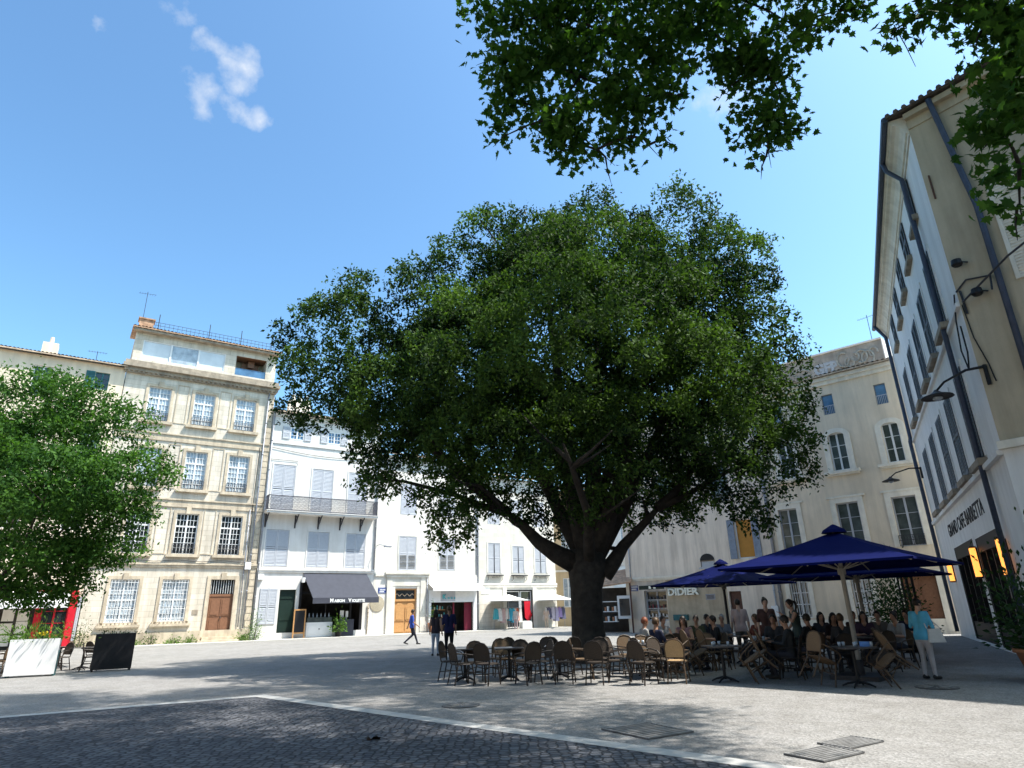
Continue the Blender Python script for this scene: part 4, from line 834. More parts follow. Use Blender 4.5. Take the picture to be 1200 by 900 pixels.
# glass terrace screens along the café front
for k, u in enumerate((15.2, 12.2, 9.2)):
    f = thing('terrace_screen', ('glass terrace screen on a dark base, farthest along the café front', 'glass terrace screen on a dark base, middle one along the café front', 'glass terrace screen on a dark base, nearest one along the café front')[k], 'screen', CO, face(207), 'glass terrace screens along the café front')
    q = MB(); 
    for s_ in (U(u), U(u)+2.6): q.box(s_-.04,s_+.04,-2.24,-2.16,0,3.0)
    q.box(U(u)+.04,U(u)+2.56,-2.23,-2.17,2.92,2.99); q.box(U(u)+.04,U(u)+2.56,-2.23,-2.17,1.6,1.65); q.build('frame', M['black'], f)
    q = MB(); q.box(U(u)+.04,U(u)+2.56,-2.35,-2.05,.02,.6); q.build('base', M['iron'], f)
# interior gloom, put into the dark colour of the shopfront recess

# ------------------------------------------------------------------ foliage
def leaf_mesh(name, pts, size, mt, parent, aspect=.5, droop=.35, palmate=False, seed=1, tone=None):
    r = np.random.default_rng(seed); n = len(pts); pts = np.asarray(pts, float)
    ax = r.normal(size=(n,3)); ax[:,2] -= droop; ax /= np.linalg.norm(ax, axis=1)[:,None]
    nr = r.normal(size=(n,3)); nr[:,2] += .8; nr -= (nr*ax).sum(1)[:,None]*ax; nr /= np.linalg.norm(nr, axis=1)[:,None]
    bi = np.cross(nr, ax); s = size*r.uniform(.65, 1.25, n)
    if palmate:
        out_ = [(0,-.05),(.16,.02),(.34,-.06),(.30,.16),(.52,.26),(.30,.40),(.26,.60),(.13,.52),(0,.98),(-.13,.52),(-.26,.60),(-.30,.40),(-.52,.26),(-.30,.16),(-.34,-.06),(-.16,.02)]
        P = [(a, b, -.12*abs(a)*2) for a, b in out_]+[(0,.3,.05)]
    else:
        P = [(0,0,0), (aspect*.5,.42,-.05), (0,1,0), (-aspect*.5,.42,-.05)]
    k = len(P); V = np.empty((n,k,3))
    for i, (a, b, c) in enumerate(P): V[:,i] = pts + (bi*a + ax*b + nr*c)*s[:,None]
    me = bpy.data.meshes.new(name); me.vertices.add(n*k); me.vertices.foreach_set('co', V.ravel())
    if palmate:
        m = len(P)-1; tri = np.array([(m, i, (i+1)%m) for i in range(m)]); fs = (np.arange(n)[:,None,None]*k+tri[None]).reshape(-1,3); fc = 3
    else:
        tri = np.array([(0,1,2,3)]); fs = (np.arange(n)[:,None,None]*k+tri[None]).reshape(-1,4); fc = 4
    nf = len(fs); me.loops.add(nf*fc); me.loops.foreach_set('vertex_index', fs.ravel().astype(np.int32)); me.polygons.add(nf); me.polygons.foreach_set('loop_start', np.arange(nf, dtype=np.int32)*fc)
    tn = np.clip(r.normal(.45, .22, n) if tone is None else tone + r.normal(0, .15, n), 0, 1)
    at = me.attributes.new('tone', 'FLOAT', 'FACE'); at.data.foreach_set('value', np.repeat(tn, nf//n).astype(np.float32))
    me.materials.append(mt); me.update(calc_edges=True); me.validate()
    o = bpy.data.objects.new(name, me); COL.objects.link(o); o.parent = parent
    return o
def lobe_points(lobes, dens, clump, per, seed, inner=.62, shell_=(.70,1.04), gap=None, gap_f=1.0):
    """leaf positions: twigs gathered near the surface of each lobe; hidden inner ones are left out"""
    r = np.random.default_rng(seed); L = np.array([(*c, q) for c, q in lobes], float); P = []; T = []
    ph = r.uniform(0, 6.28, (5,4)); fr = r.normal(size=(5,3)); fr = fr/np.linalg.norm(fr, axis=1)[:,None]*np.array([1.5,2.0,2.6,3.3,4.2])[:,None]*gap_f
    def field(p): return sum(np.sin(p@fr[k]+ph[k,0])*(1,.9,.8,.6,.5)[k] for k in range(5))/1.6
    for i, (cx, cy, cz, q) in enumerate(L):
        n = max(4, int(dens*q*q)); d = r.normal(size=(n,3)); d /= np.linalg.norm(d, axis=1)[:,None]
        wob = 1+.13*np.sin(d[:,0]*5+i)+.10*np.sin(d[:,2]*7+i*2)+.08*np.sin(d[:,1]*9+i*3)
        c = np.array([cx,cy,cz]) + d*(q*r.uniform(*shell_, n)*wob)[:,None]
        keep = np.ones(n, bool)
        for j, M_ in enumerate(L):
            if j != i: keep &= np.linalg.norm(c-M_[:3], axis=1) > M_[3]*inner
        f_ = field(c)
        if gap is not None: keep &= (f_ > gap) | (r.random(n) < .10); c = c + d*(np.clip(f_, -1, 1)*.16*q)[:,None]
        c = c[keep]; m = len(c)
        if not m: continue
        tw = r.normal(.42, .14, m)+.16*f_[keep]+r.normal(0,.08)
        p = c[:,None,:]+r.normal(size=(m,per,3))*np.array([clump,clump,clump*.7]); P.append(p.reshape(-1,3)); T.append(np.repeat(tw, per))
    return np.concatenate(P), np.concatenate(T)
def billows(lobes, seed, space=.93, rad=(.60,.98), base=165):
    """a crown built of many dense rounded leaf masses packed over its surface, each bare underneath"""
    r = np.random.default_rng(seed); L = np.array([(*c, q) for c, q in lobes], float); cand = []
    for cx, cy, cz, q in L:
        n = int(26*q*q)+6; d = r.normal(size=(n,3)); d /= np.linalg.norm(d, axis=1)[:,None]; cand.append(np.concatenate([np.array([cx,cy,cz])+d*(np.maximum(q*.45, q-.54)*r.uniform(.9,1.06,n))[:,None], d], 1))
    cand = np.concatenate(cand); r.shuffle(cand); inside = np.zeros(len(cand), bool)
    for M_ in L: inside |= np.linalg.norm(cand[:,:3]-M_[:3], axis=1) < M_[3]*.72-.38
    cand = cand[~inside]; keep = []
    for c in cand:
        if all(abs(c[0]-k[0]) > space or np.linalg.norm(c[:3]-k[:3]) > space for k in keep): keep.append(c)
    P = []; T = []; mid = L[:,:3].mean(0)
    for c in keep:
        R_ = r.uniform(*rad); back = c[1]-mid[1] > 2.5; n = int(base*R_*R_*(.55 if back else 1.0)); d = r.normal(size=(n*2,3)); d /= np.linalg.norm(d, axis=1)[:,None]
        o = c[3:]*.7+np.array([0,0,.75]); o /= np.linalg.norm(o); d = d[d@o > -.25][:n]
        w = 1+.16*np.sin(d[:,0]*7+c[0]*3)+.16*np.sin(d[:,1]*8+c[1]*3)+.12*np.sin(d[:,2]*9+c[2]*3)
        p = c[:3]+d*(R_*r.uniform(.72,1.06,len(d))*w)[:,None]*np.array([1.1,1.1,.85]); t_ = r.normal(.40,.17)+r.normal(0,.10,len(d))
        per = 7; p = p[:,None,:]+r.normal(size=(len(d),per,3))*.085; P.append(p.reshape(-1,3)); T.append(np.repeat(t_, per))
    print('billows', len(keep), sum(len(p) for p in P))
    return np.concatenate(P), np.concatenate(T)
def limbs(mb, start, targets, r0, seed, sag=.1, twigs=3):
    r = random.Random(seed); st = Vector(start)
    for tgt, rr in targets:
        t = Vector(tgt); mid = st.lerp(t, .45)+Vector((r.uniform(-.3,.3), r.uniform(-.3,.3), -sag*(t-st).length*.5)); pts = [st, st.lerp(mid, .5)+Vector((0,0,-.05)), mid, mid.lerp(t, .55)+Vector((r.uniform(-.2,.2),r.uniform(-.2,.2),.1)), t]
        mb.tube(pts, [rr, rr*.85, rr*.62, rr*.4, rr*.12], 8)
        for k in range(twigs):
            f = r.uniform(.4,.85); b = mid.lerp(t, f) if f > .5 else st.lerp(mid, f+.4); d = Vector((r.uniform(-1,1), r.uniform(-1,1), r.uniform(-.1,1)))*(t-st).length*.32
            mb.tube([b, b+d*.5+Vector((0,0,-.05)), b+d], [rr*.35, rr*.2, rr*.06], 6)
# ---- the big hackberry
TB = Vector((2.27, 22, 0))
tree = thing('large_tree', 'huge dark green shade tree with a thick trunk in the middle of the square', 'tree', TB)
LB = []
for x, y, r_, Y in ((795,246,1.05,22),(782,262,.7,22.5),(700,256,1.15,21.5),(725,288,1.5,22.5),(612,256,1.0,22),(580,278,1.25,22),(545,300,1.0,22.5),(640,275,1.4,22),(670,270,1.1,23.5),(850,300,1.5,22),(880,318,.9,22.5),(882,350,1.1,22),(835,280,.9,23),(760,300,1.3,21.5),
    (520,335,1.15,22),(495,355,1.2,21),(478,330,.6,22),(430,336,.85,22),(400,350,.9,23),(418,368,1.3,22),(378,380,1.15,22),(352,402,.65,22),(365,430,1.1,22),(348,440,.7,21),(372,465,1.15,22),(395,495,1.15,21.5),(412,540,.8,22),(430,568,.75,22.5),(455,585,.8,21.5),(490,590,.8,22.5),(520,590,.9,21),(540,612,.5,22),(565,600,.9,21),(600,605,.9,22),(625,622,.6,23),(640,600,.9,24),
    (885,390,1.25,22),(905,430,1.05,22),(925,460,.8,22),(930,485,.75,22.5),(920,520,1.15,22),(938,545,.55,22),(900,555,1.05,21.5),(880,590,.9,22),(850,580,.8,21.5),(830,590,.9,21.5),(865,595,1.0,21.5),(900,575,.9,21.8),(850,560,1.2,21),(800,560,1.1,21.5),(845,600,.45,22),(870,610,.45,22),(790,580,.7,23),(775,605,.6,23),(800,612,.35,23),(730,610,.6,24.5),(760,560,1.0,24),
    (640,410,3.3,22.5),(540,440,2.6,22),(750,410,3.0,22.5),(640,345,2.4,22.5),(740,350,2.2,22.5),(820,375,2.1,22.5),(825,450,2.3,22),(455,450,2.1,22),(560,375,2.1,22.5),(455,515,1.5,22),(860,505,1.8,22),(560,520,1.9,21.5),(760,490,2.2,22),(650,510,1.9,23.5),(700,560,1.2,25),
    (600,400,1.5,17.4),(655,370,1.3,16.9),(705,395,1.5,16.6),(750,375,1.3,17.0),(540,410,1.3,17.6),(640,325,1.4,17.6),(695,335,1.3,17.2),(790,400,1.5,17.6),(825,385,1.1,18.4),(745,322,1.3,18),(585,345,1.2,18.2),(495,420,1.2,18.6),(530,375,1.2,18.6),(800,340,1.3,19),(650,280,1.0,19.6),(600,300,1.1,19.2),(700,290,1.0,19),(660,425,1.2,16.4),(740,430,1.2,16.9),(590,450,1.1,17.3),
    (520,470,1.2,19.4),(560,490,1.2,19.6),(610,500,1.2,19.6),(660,490,1.3,19.2),(720,500,1.3,19.4),(775,490,1.2,19.6),(540,550,1.0,19.8),(500,530,1.0,20),(815,520,1.2,20),(440,465,1.1,20),(470,500,1.0,20),(840,470,1.3,19.6),(865,430,1.1,19.6),(410,430,1.1,20.4),(640,545,1.0,19.4),(700,555,1.1,19.4),(745,545,1.0,19.6),(665,585,.6,19.8),(720,590,.6,20),(680,560,.8,19.8),(620,560,.9,20.2),(740,555,.8,20.4),
    (640,420,3.2,27),(540,440,2.6,26.5),(740,420,3.0,27),(450,480,1.8,26),(830,460,2.3,26.5),(640,350,2.5,26),(740,340,2.0,26.5),(600,520,1.8,27.5),(760,530,1.8,27),(690,450,2.3,29.5),(520,530,1.4,27)):
    LB.append((dpt(x, y, Y)-TB, r_*Y/22*(1.0)))
pts, tn = billows(LB, 5)
leaf_mesh('crown', pts, .155, M['leaf'], tree, .5, .3, seed=3, tone=tn)
tk = MB(); fk = Vector((.16, 0, 3.4))
tk.tube([(0,0,-.1),(0,0,.15),(0,0,.5),(-.02,0,1.2),(0,0,2.2),(.08,0,2.9),fk], [.78,.68,.57,.52,.52,.66,.56], 18)
LT = lambda x, y, Y: dpt(x, y, Y)-TB
limbs(tk, fk+Vector((.45,-.1,-.75)), [(LT(778,588,21.5), .30)], 0, 1, .06, 2); limbs(tk, LT(770,596,21.5), [(LT(835,525,21.5), .17), (LT(890,540,21), .12)], 0, 2, -.1)
limbs(tk, fk+Vector((-.5,-.1,-.35)), [(LT(592,598,21.5), .36)], 0, 3, .06, 2); limbs(tk, LT(596,602,21.5), [(LT(470,500,21.5), .2), (LT(540,565,20), .14), (LT(430,560,22), .13)], 0, 4, -.06)
limbs(tk, fk+Vector((0,0,-.6)), [(LT(700,400,22.5), .38), (LT(620,420,22), .36), (LT(760,430,21), .34), (LT(560,440,23), .3), (LT(820,420,23), .3), (LT(660,520,17.5), .22), (LT(640,300,22.5), .3), (LT(740,480,26.5), .26)], 0, 5, -.06, 4)
tk.build('trunk', M['bark'], tree, True)
# ---- the young tree on the left
TL = Vector((-20.3, 25.2, 0))
yt = thing('young_tree', 'bright green young tree at the left edge in front of the beige houses', 'tree', TL)
LL = [(dpt(x, y, Y)-TL, r_) for x, y, r_, Y in ((80,462,1.1,25),(40,455,.9,25.5),(20,480,1.4,25),(105,480,1.1,24.5),(130,510,1.3,25),(165,540,1.0,25),(185,555,.6,25.2),(150,575,1.1,24.5),(160,600,.7,25),(60,540,2.2,25),(100,600,1.7,25),(130,635,1.0,25.5),(110,660,.9,25),(60,650,1.5,25),(20,600,2.0,25),(20,670,1.2,25),(85,690,.6,25),(45,695,.7,24.5),(-40,540,2.2,25),(-50,620,2.0,25),(60,570,1.6,22.8),(10,550,1.5,23),(100,560,1.2,23),(40,620,1.2,23),(60,520,1.8,27),(0,560,1.8,27.3),(90,620,1.4,27),(-90,590,1.8,25),(-20,480,1.3,25.5))]
pts, tn = lobe_points(LL, 80, .22, 25, 8, gap=-.45, gap_f=1.5)
leaf_mesh('crown', pts, .17, M['leaf_light'], yt, .5, .3, seed=4, tone=tn)
tk = MB(); tk.tube([(0,0,-.1),(0,0,.3),(.02,0,1.6),(.05,0,2.6)], [.24,.19,.16,.15], 12); limbs(tk, (.05,0,2.5), [(p, .1) for p, q in LL[8:22:2]], 0, 9, 0, 2); tk.build('trunk', M['bark'], yt, True)
# ---- the plane tree overhead: its trunk stands behind the viewer
TP = Vector((6.5, -3.0, 0))
pt = thing('plane_tree', 'plane tree whose leafy branches hang into the top of the view', 'tree', TP)
LP = [(dpt(x, y, Y)-TP, r_) for x, y, r_, Y in ((590,30,.55,8.2),(575,70,.3,8),(620,70,.6,8),(600,115,.42,8),(590,160,.22,8),(640,140,.5,7.8),(665,175,.35,8),(700,175,.38,8),(712,200,.16,8),(740,160,.3,8),(735,120,.5,8),(680,90,.75,8.2),(760,60,.7,8.3),(780,110,.4,8),(780,165,.15,8),(760,170,.2,8),(690,30,.8,8),(640,20,.6,8),(820,30,.6,8.2),(860,60,.45,8),(890,80,.5,8),(930,30,.5,8.2),(915,110,.42,8),(895,145,.38,8),(900,175,.28,8),(893,195,.16,8),(930,150,.25,8),(850,105,.22,8),(985,12,.35,8),(1010,5,.25,8),(740,10,.7,8.5),(870,0,.7,8.5),(800,-20,.9,8.5),(650,-30,.9,8.5),(950,-20,.6,8.5),
    (1165,15,.42,5.6),(1195,40,.45,5.6),(1110,5,.22,5.8),(1085,18,.14,5.8),(1185,95,.36,5.4),(1200,130,.4,5.4),(1180,165,.22,5.4),(1160,165,.14,5.4),(1195,195,.26,5.4),(1150,150,.1,5.4),(1195,240,.16,5.4),(1190,262,.1,5.4),(1145,45,.14,5.6),(1048,35,.09,6),(1220,80,.5,5.6),(1230,180,.4,5.6),(1150,-20,.5,5.8))]
pts, tn = lobe_points(LP, 190, .13, 11, 12, inner=.35, shell_=(.3,1.08), gap=-.22, gap_f=2.6)
# the high crown above the view, which shades the cobbles
UP = []; ru = random.Random(17); k_ = 1/math.tan(R(SUN_EL))
gy = 5.0
while gy < 17.0:
    gx = -13.5
    while gx < 2.4-max(0,gy-9)*.25:
        g_ = Vector((gx+ru.uniform(-.5,.5), gy+ru.uniform(-.4,.4))); y_ = g_.y
        for _ in range(3): z_ = 1.6+1.29*max(y_,5.5)+2.5+ru.uniform(0,.6); y_ = g_.y+z_*k_*math.cos(R(SUN_HEAD))
        if ru.random() < .80: UP.append((Vector((g_.x+z_*k_*math.sin(R(SUN_HEAD)), y_, z_))-TP, ru.uniform(.9,1.3)))
        gx += 1.5
    gy += 1.4
for c, q in (((5,1.6,12),2.0),((8,1,12.5),1.9),((6,-2,14),2.6),((9,-3,12.5),2.2),((4,-4,13),2.2),((6.5,-6,12),2.2),((1,-1,12),2.2),((-3,1,12),2.0),((10,3,13),1.8)): UP.append((Vector(c)-TP, q))
pu, tu = lobe_points(UP, 90, .28, 11, 13, inner=.4, shell_=(.4,1.05))
leaf_mesh('crown', np.concatenate([pts, pu]), .135, M['leaf_plane'], pt, palmate=True, droop=.6, seed=6, tone=np.concatenate([tn, tu]))
tk = MB(); tk.tube([(0,0,-.1),(0,0,.4),(.05,.1,3),(0,.3,6.5),(-.2,.6,9)], [.62,.5,.42,.38,.3], 14)
limbs(tk, (-.2,.6,9), [(p, .12) for p, q in UP[2::9]], 0, 21, 0, 1)
for i, (a, q_) in enumerate(LP):
    best = None
    for b, q2 in LP:
        if q2 > q_*1.05 and (best is None or (b-a).length < (best-a).length): best = b
    if best is not None and (best-a).length < 1.6:
        tk.tube([best, best.lerp(a,.5)+Vector((.06,.05,.10)), a, a+(a-best).normalized()*q_*.8+Vector((0,0,-.12))], [.024,.016,.009,.003], 5)
tk.tube([dpt(1110,0,5.8)-TP, dpt(1075,12,5.9)-TP, dpt(1048,30,6)-TP, dpt(1062,55,6)-TP, dpt(1073,78,6)-TP], [.012,.01,.008,.006,.003], 5)
tk.build('trunk', M['bark'], pt, True)

# ------------------------------------------------------------------ parasols
def parasol(label, loc, rz, half, ze, za, pole_mat='pole'):
    p = thing('parasol', label, 'parasol', loc, rz, 'navy parasols over the café terrace')
    c = MB(); k = 8; top = []; 
    def canopy(dz, flip):
        vs = []
        for j in range(5):
            t = .04+(1-.04)*j/4
            for i in range(8):
                a = i*math.pi/4+math.pi/4; rr = half*t*(1.0 if i%2 else math.sqrt(2))
                rr = half*t*(math.sqrt(2) if i%2 == 0 else .985)
                z = za+(ze-za)*t - .22*math.sin(math.pi*t)*.35*(1 if i%2 else .5) + dz
                vs.append((rr*math.cos(a), rr*math.sin(a), z))
        fs = [(j*8+i, (j+1)*8+i, (j+1)*8+(i+1)%8, j*8+(i+1)%8) for j in range(4) for i in range(8)]+[tuple(range(8))]
        return vs, [f[::-1] for f in fs] if flip else fs
    v1, f1 = canopy(0, False); c.add(v1, f1); v2, f2 = canopy(-.015, True); c.add(v2, f2)
    e = 32
    c.add([v1[e+i] for i in range(8)]+[(x,y,z-.05) for x,y,z in [v1[e+i] for i in range(8)]], [(i, i+8, (i+1)%8+8, (i+1)%8) for i in range(8)])
    c.build('canopy', M['canvas_blue'], p)
    q = MB(); q.lathe([(half*.14,-.03),(half*.12,.04),(.04,.16),(.01,.17)], 12, (0,0,za+.0)); q.build('top_cap', M['canvas_blue'], p)
    q = MB(); q.tube([(0,0,.05),(0,0,za-.02)], [.055,.05], 10); q.build('pole', M[pole_mat], p)
    q = MB(); q.box(-.5,.5,-.5,.5,0,.09); q.lathe([(.09,0),(.07,.3)], 10, (0,0,.09)); q.build('base', M['iron'], p)
    for i in range(8):
        q = MB(); a = i*math.pi/4+math.pi/4; rr = half*(1.38 if i%2 == 0 else .96); d = Vector((math.cos(a), math.sin(a), 0))
        q.tube([Vector((0,0,za-.12)), d*rr+Vector((0,0,ze-.05))], .017, 5); q.tube([Vector((0,0,ze-.1)), d*rr*.5+Vector((0,0,(za+ze)/2-.1))], .015, 5); q.build('rib', M['pole'], p)
    q = MB(); q.lathe([(.09,0),(.09,.16)], 10, (0,0,ze-.2)); q.build('hub', M['pole'], p)
    return p
parasol('large navy parasol on a thick pole, nearest one, beside the woman with the white bag', (7.55, 15.4, 0), R(45), 2.03, 2.40, 3.18)
parasol('navy parasol half hidden behind the nearest large parasol', (10.2, 20.0, 0), R(47), 2.1, 2.34, 3.05)
parasol('smaller looking navy parasol with a sunlit patch, below the lit shop lettering', (7.8, 25.2, 0), R(44), 1.95, 2.36, 3.1, 'iron')

# ------------------------------------------------------------------ chairs and tables
def make_chair(dark):
    c = 'light_cane' if dark == 'light' else 'dark_cane' if dark else 'cane'; f = 'rattan' if dark == 'light' else 'dark_rattan' if dark else 'rattan'
    t = thing('bistro_chair', 'chair', 'chair', (0,0,0))
    s = MB(); s.slab([(.21*math.copysign(abs(math.cos(a))**.6, math.cos(a)), .02+.21*math.copysign(abs(math.sin(a))**.6, math.sin(a))) for a in [k*math.pi/12 for k in range(24)]], .435, .46); s.build('seat', M[c], t)
    q = MB(); q.tube([(.22*math.copysign(abs(math.cos(a))**.6, math.cos(a)), .02+.22*math.copysign(abs(math.sin(a))**.6, math.sin(a)), .44) for a in [k*math.pi/12 for k in range(25)]], .016, 6); q.build('seat_frame', M[f], t)
    arch = [(.19*x, -.20-.10*((z-.44)/.47), z) for x, z in ((-1,.44),(-1.08,.6),(-1.1,.72),(-.95,.82),(-.6,.885),(0,.91),(.6,.885),(.95,.82),(1.1,.72),(1.08,.6),(1,.44))]
    q = MB(); q.tube(arch, .017, 6); q.tube([(-.2,-.215,.53),(.2,-.215,.53)], .012, 5); q.build('back_frame', M[f], t)
    q = MB(); ins = [(x*.95, y+.006, min(z,.9)) for x, y, z in arch[1:-1]]; lo = [(-.195,-.215,.535),(.195,-.215,.535)]
    ring = [lo[0]]+ins+[lo[1]]; n = len(ring)
    q.add(ring+[(x,y-.014,z) for x,y,z in ring], [tuple(range(n)), tuple(range(2*n-1,n-1,-1))]+[(i,i+n,(i+1)%n+n,(i+1)%n) for i in range(n)]); q.build('backrest', M[c], t)
    for sx in (-1, 1):
        q = MB(); q.tube([(sx*.18,.17,.44),(sx*.20,.21,.2),(sx*.21,.24,0)], .016, 6); q.build('leg', M[f], t)
        q = MB(); q.tube([(sx*.17,-.18,.46),(sx*.19,-.24,.2),(sx*.2,-.28,0)], .016, 6); q.build('leg', M[f], t)
        q = MB(); q.tube([(sx*.205,-.26,.68),(sx*.25,-.05,.67),(sx*.26,.15,.64),(sx*.25,.22,.58),(sx*.21,.2,.45)], .014, 6); q.build('armrest', M[f], t)
    q = MB(); q.tube([(-.19,.2,.22),(.19,-.23,.22)], .011, 5); q.tube([(.19,.2,.23),(-.19,-.23,.23)], .011, 5); q.tube([(-.2,.215,.3),(0,.19,.36),(.2,.215,.3)], .010, 5); q.build('stretcher', M[f], t)
    return t
PROTO = {}; used = {}
def chair(x, y, face_deg, label, dark=True, tip=0, group='rattan bistro chairs on the café terrace'):
    """face_deg: where the sitter would look (0 = away from the viewer); tip: leaned forward against a table"""
    if dark not in PROTO: PROTO[dark] = make_chair(dark); o = PROTO[dark]
    else: o = copy_tree(PROTO[dark])
    rz = -R(face_deg); o.rotation_euler = (-R(tip), 0, rz)
    foot = Vector((0,.24,0)); rot = Matrix.Rotation(rz, 3, 'Z') @ Matrix.Rotation(-R(tip), 3, 'X')
    o.location = Vector((x,y,.005)) + Matrix.Rotation(rz, 3, 'Z') @ foot - rot @ foot
    return tag(o, label, 'chair', group)
def make_table():
    t = thing('terrace_table', 'table', 'table')
    q = MB(); q.slab([(x,y) for x,y in ((-.33,-.35),(.33,-.35),(.35,-.33),(.35,.33),(.33,.35),(-.33,.35),(-.35,.33),(-.35,-.33))], .715, .745); q.build('tabletop', M['table_top'], t)
    q = MB(); q.lathe([(.05,.06),(.035,.14),(.032,.66),(.12,.70),(.12,.714)], 12); q.build('column', M['black'], t)
    for k in range(4):
        a = k*math.pi/2+math.pi/4; q = MB(); q.tube([(.03*math.cos(a),.03*math.sin(a),.1),(.2*math.cos(a),.2*math.sin(a),.06),(.31*math.cos(a),.31*math.sin(a),.012)], [.028,.022,.016], 6); q.build('foot', M['black'], t)
    return t
TPROTO = []
def table(x, y, rz, label):
    if not TPROTO: TPROTO.append(make_table()); o = TPROTO[0]
    else: o = copy_tree(TPROTO[0])
    o.location = (x,y,.004); o.rotation_euler = (0,0,R(rz)); return tag(o, label, 'table', 'dark square tables on the café terrace')
# left cluster of empty chairs
for x, y, a, lab, dk, tip in (
    (-1.70,17.3,105,'dark chair at the far left end of the empty terrace row, turned sideways', True, 0),
    (-1.05,16.7,170,'dark round-backed chair second from the left end of the front row, back to the square', True, 0),
    (-.60,17.9,200,'brown chair with a pale back catching light, behind the second left table', False, 0),
    (-.35,17.6,160,'brown chair overlapping another just right of the second dark chair', False, 0),
    (.02,16.9,185,'dark round-backed chair standing alone between the second and third table', True, 0),
    (.50,16.6,250,'brown chair turned towards the third table, its seat facing right', True, 0),
    (.95,18.6,20,'black chair far behind the third table, facing away', True, 0),
    (1.35,18.2,340,'black chair right behind the third table, its back nearest the trunk side', True, 0),
    (1.55,16.8,95,'light brown chair on the right side of the third table, leaning side on', False, 0),
    (2.00,17.0,190,'dark arch-backed chair just left of the tree trunk', True, 0),
    (1.05,16.0,10,'dark chair in front of the third table with its back to the viewer', True, 0),
    (2.30,16.1,280,'dark chair in front of the trunk turned to the left', True, 0),
    (-.75,16.1,30,'dark chair in front of the first tables, seat turned away', True, 0),
    (2.85,18.0,175,'pale brown chair before the tree trunk, the left one of two', False, 0),
    (3.25,17.6,170,'pale brown chair before the tree trunk, the right one of two', False, 0),
    (3.35,16.2,150,'dark chair in front of the fourth table', True, 0),
    (3.0,16.5,60,'dark chair at the left side of the fourth table', True, 0),
    (4.15,16.6,262,'brown chair tipped against the right side of the fourth table', False, 28),
    (4.65,17.1,258,'sun-flecked pale chair tipped towards the fourth table behind the first tipped one', False, 26),
    (4.9,18.0,200,'brown chair behind the tipped pair, facing the viewer', False, 0),
    (5.5,18.6,180,'cane chair with its curved back facing the viewer near the man in the white shirt', False, 0),
    (3.9,18.6,330,'dark chair half hidden behind the tipped pair', True, 0),
    (3.55,15.55,22,'light tan cane chair at the front of the terrace with its back towards the viewer', 'light', 0),
    (5.35,15.0,282,'olive brown tipped chair right of the light tan chair, front one of a pair', False, 34),
    (5.75,15.7,282,'olive brown tipped chair right of the light tan chair, rear one of a pair', False, 34),
    (6.0,14.1,75,'tan chair tipped to the right against the cup-strewn front table', False, 24),
    (7.55,13.6,278,'tan chair tipped to the left against the cup-strewn front table, legs in the air', False, 40),
    (8.0,14.7,280,'dark chair tipped over behind the one with its legs in the air', True, 36),
    (8.75,14.0+2.6,250,'dark chair beside the woman with the white bag', True, 0),
    (6.3,16.2,30,'dark chair behind the cup-strewn table under the big parasol', True, 0),
    (7.2,17.2,160,'dark chair by the parasol pole', True, 0),
    (-.15,18.5,150,'dark chair farther behind the second table of the left cluster', True, 0), (.6,18.0,210,'dark chair behind the third table, facing the viewer', True, 0),
    (-1.35,16.3,60,'dark chair nearest the viewer at the left end table', True, 0), (.2,16.0,330,'dark chair in front between the second and third tables', True, 0), (1.75,15.7,20,'dark chair in front of the trunk nearest the viewer', True, 0),
    (2.5,17.3,120,'dark chair right before the trunk, between the two pale brown chairs and the third table', True, 0), (2.75,15.4,45,'dark chair left of the light tan chair', True, 0), (4.4,18.9,20,'dark chair behind the tipped pair with its back to the viewer', True, 0)):
    chair(x, y, a, lab, dk, tip)
for x, y, r_, lab in ((-1.35,17.1,10,'small dark table at the left end of the empty row'), (-.25,17.0,5,'dark table between the second and third dark chairs'), (1.0,17.2,-6,'dark table at the middle of the left cluster of chairs'), (3.2,17.0,8,'dark table in front of the tree trunk with a pair of tipped chairs'),
    (4.55,15.45,4,'dark table beside the light tan cane chair, set with cups'), (6.75,13.95,3,'dark table at the front between two tipped chairs, set with cups and a blue box'), (6.2,17.4,0,'dark table farther back between seated guests, below the standing people'), (4.9,19.4,0,'dark table of the guests near the shop window'), (6.6,20.0,10,'dark table behind the pink-dressed woman'), (8.6,17.6,0,'dark table behind the parasol pole'), (9.6,18.6,12,'dark table of the guests at the right rear')):
    table(x, y, r_, lab)
gl = MB(); gl.lathe([(.028,0),(.033,.09),(.030,.09),(.026,.01)], 12); g0 = gl.build('drinking_glass', M['clear'], None, True)
first = True
for tx_, ty_, nn in ((4.55,15.45,4), (6.75,13.95,6), (3.2,17.0,2), (6.2,17.4,3), (1.0,17.2,1)):
    for k in range(nn):
        o = g0 if first else g0.copy()
        if not first: COL.objects.link(o)
        first = False; o.location = (tx_-.24+.11*k+.02*math.sin(k*5), ty_-.05+.14*math.sin(k*2.1+tx_), .75)
        tag(o, 'small clear drinking glass on a dark terrace table', 'glass', 'small clear drinking glasses on the dark terrace tables')
bx = MB(); bx.box(-.09,.09,-.05,.05,0,.09); bx.box(-.092,.092,-.03,.03,.03,.07); o = bx.build('napkin_box', mat('light_blue_box', (.16,.34,.75), .5)); o.location = (6.98,13.85,.75); tag(o, 'small light blue box among the cups on the front table', 'box')

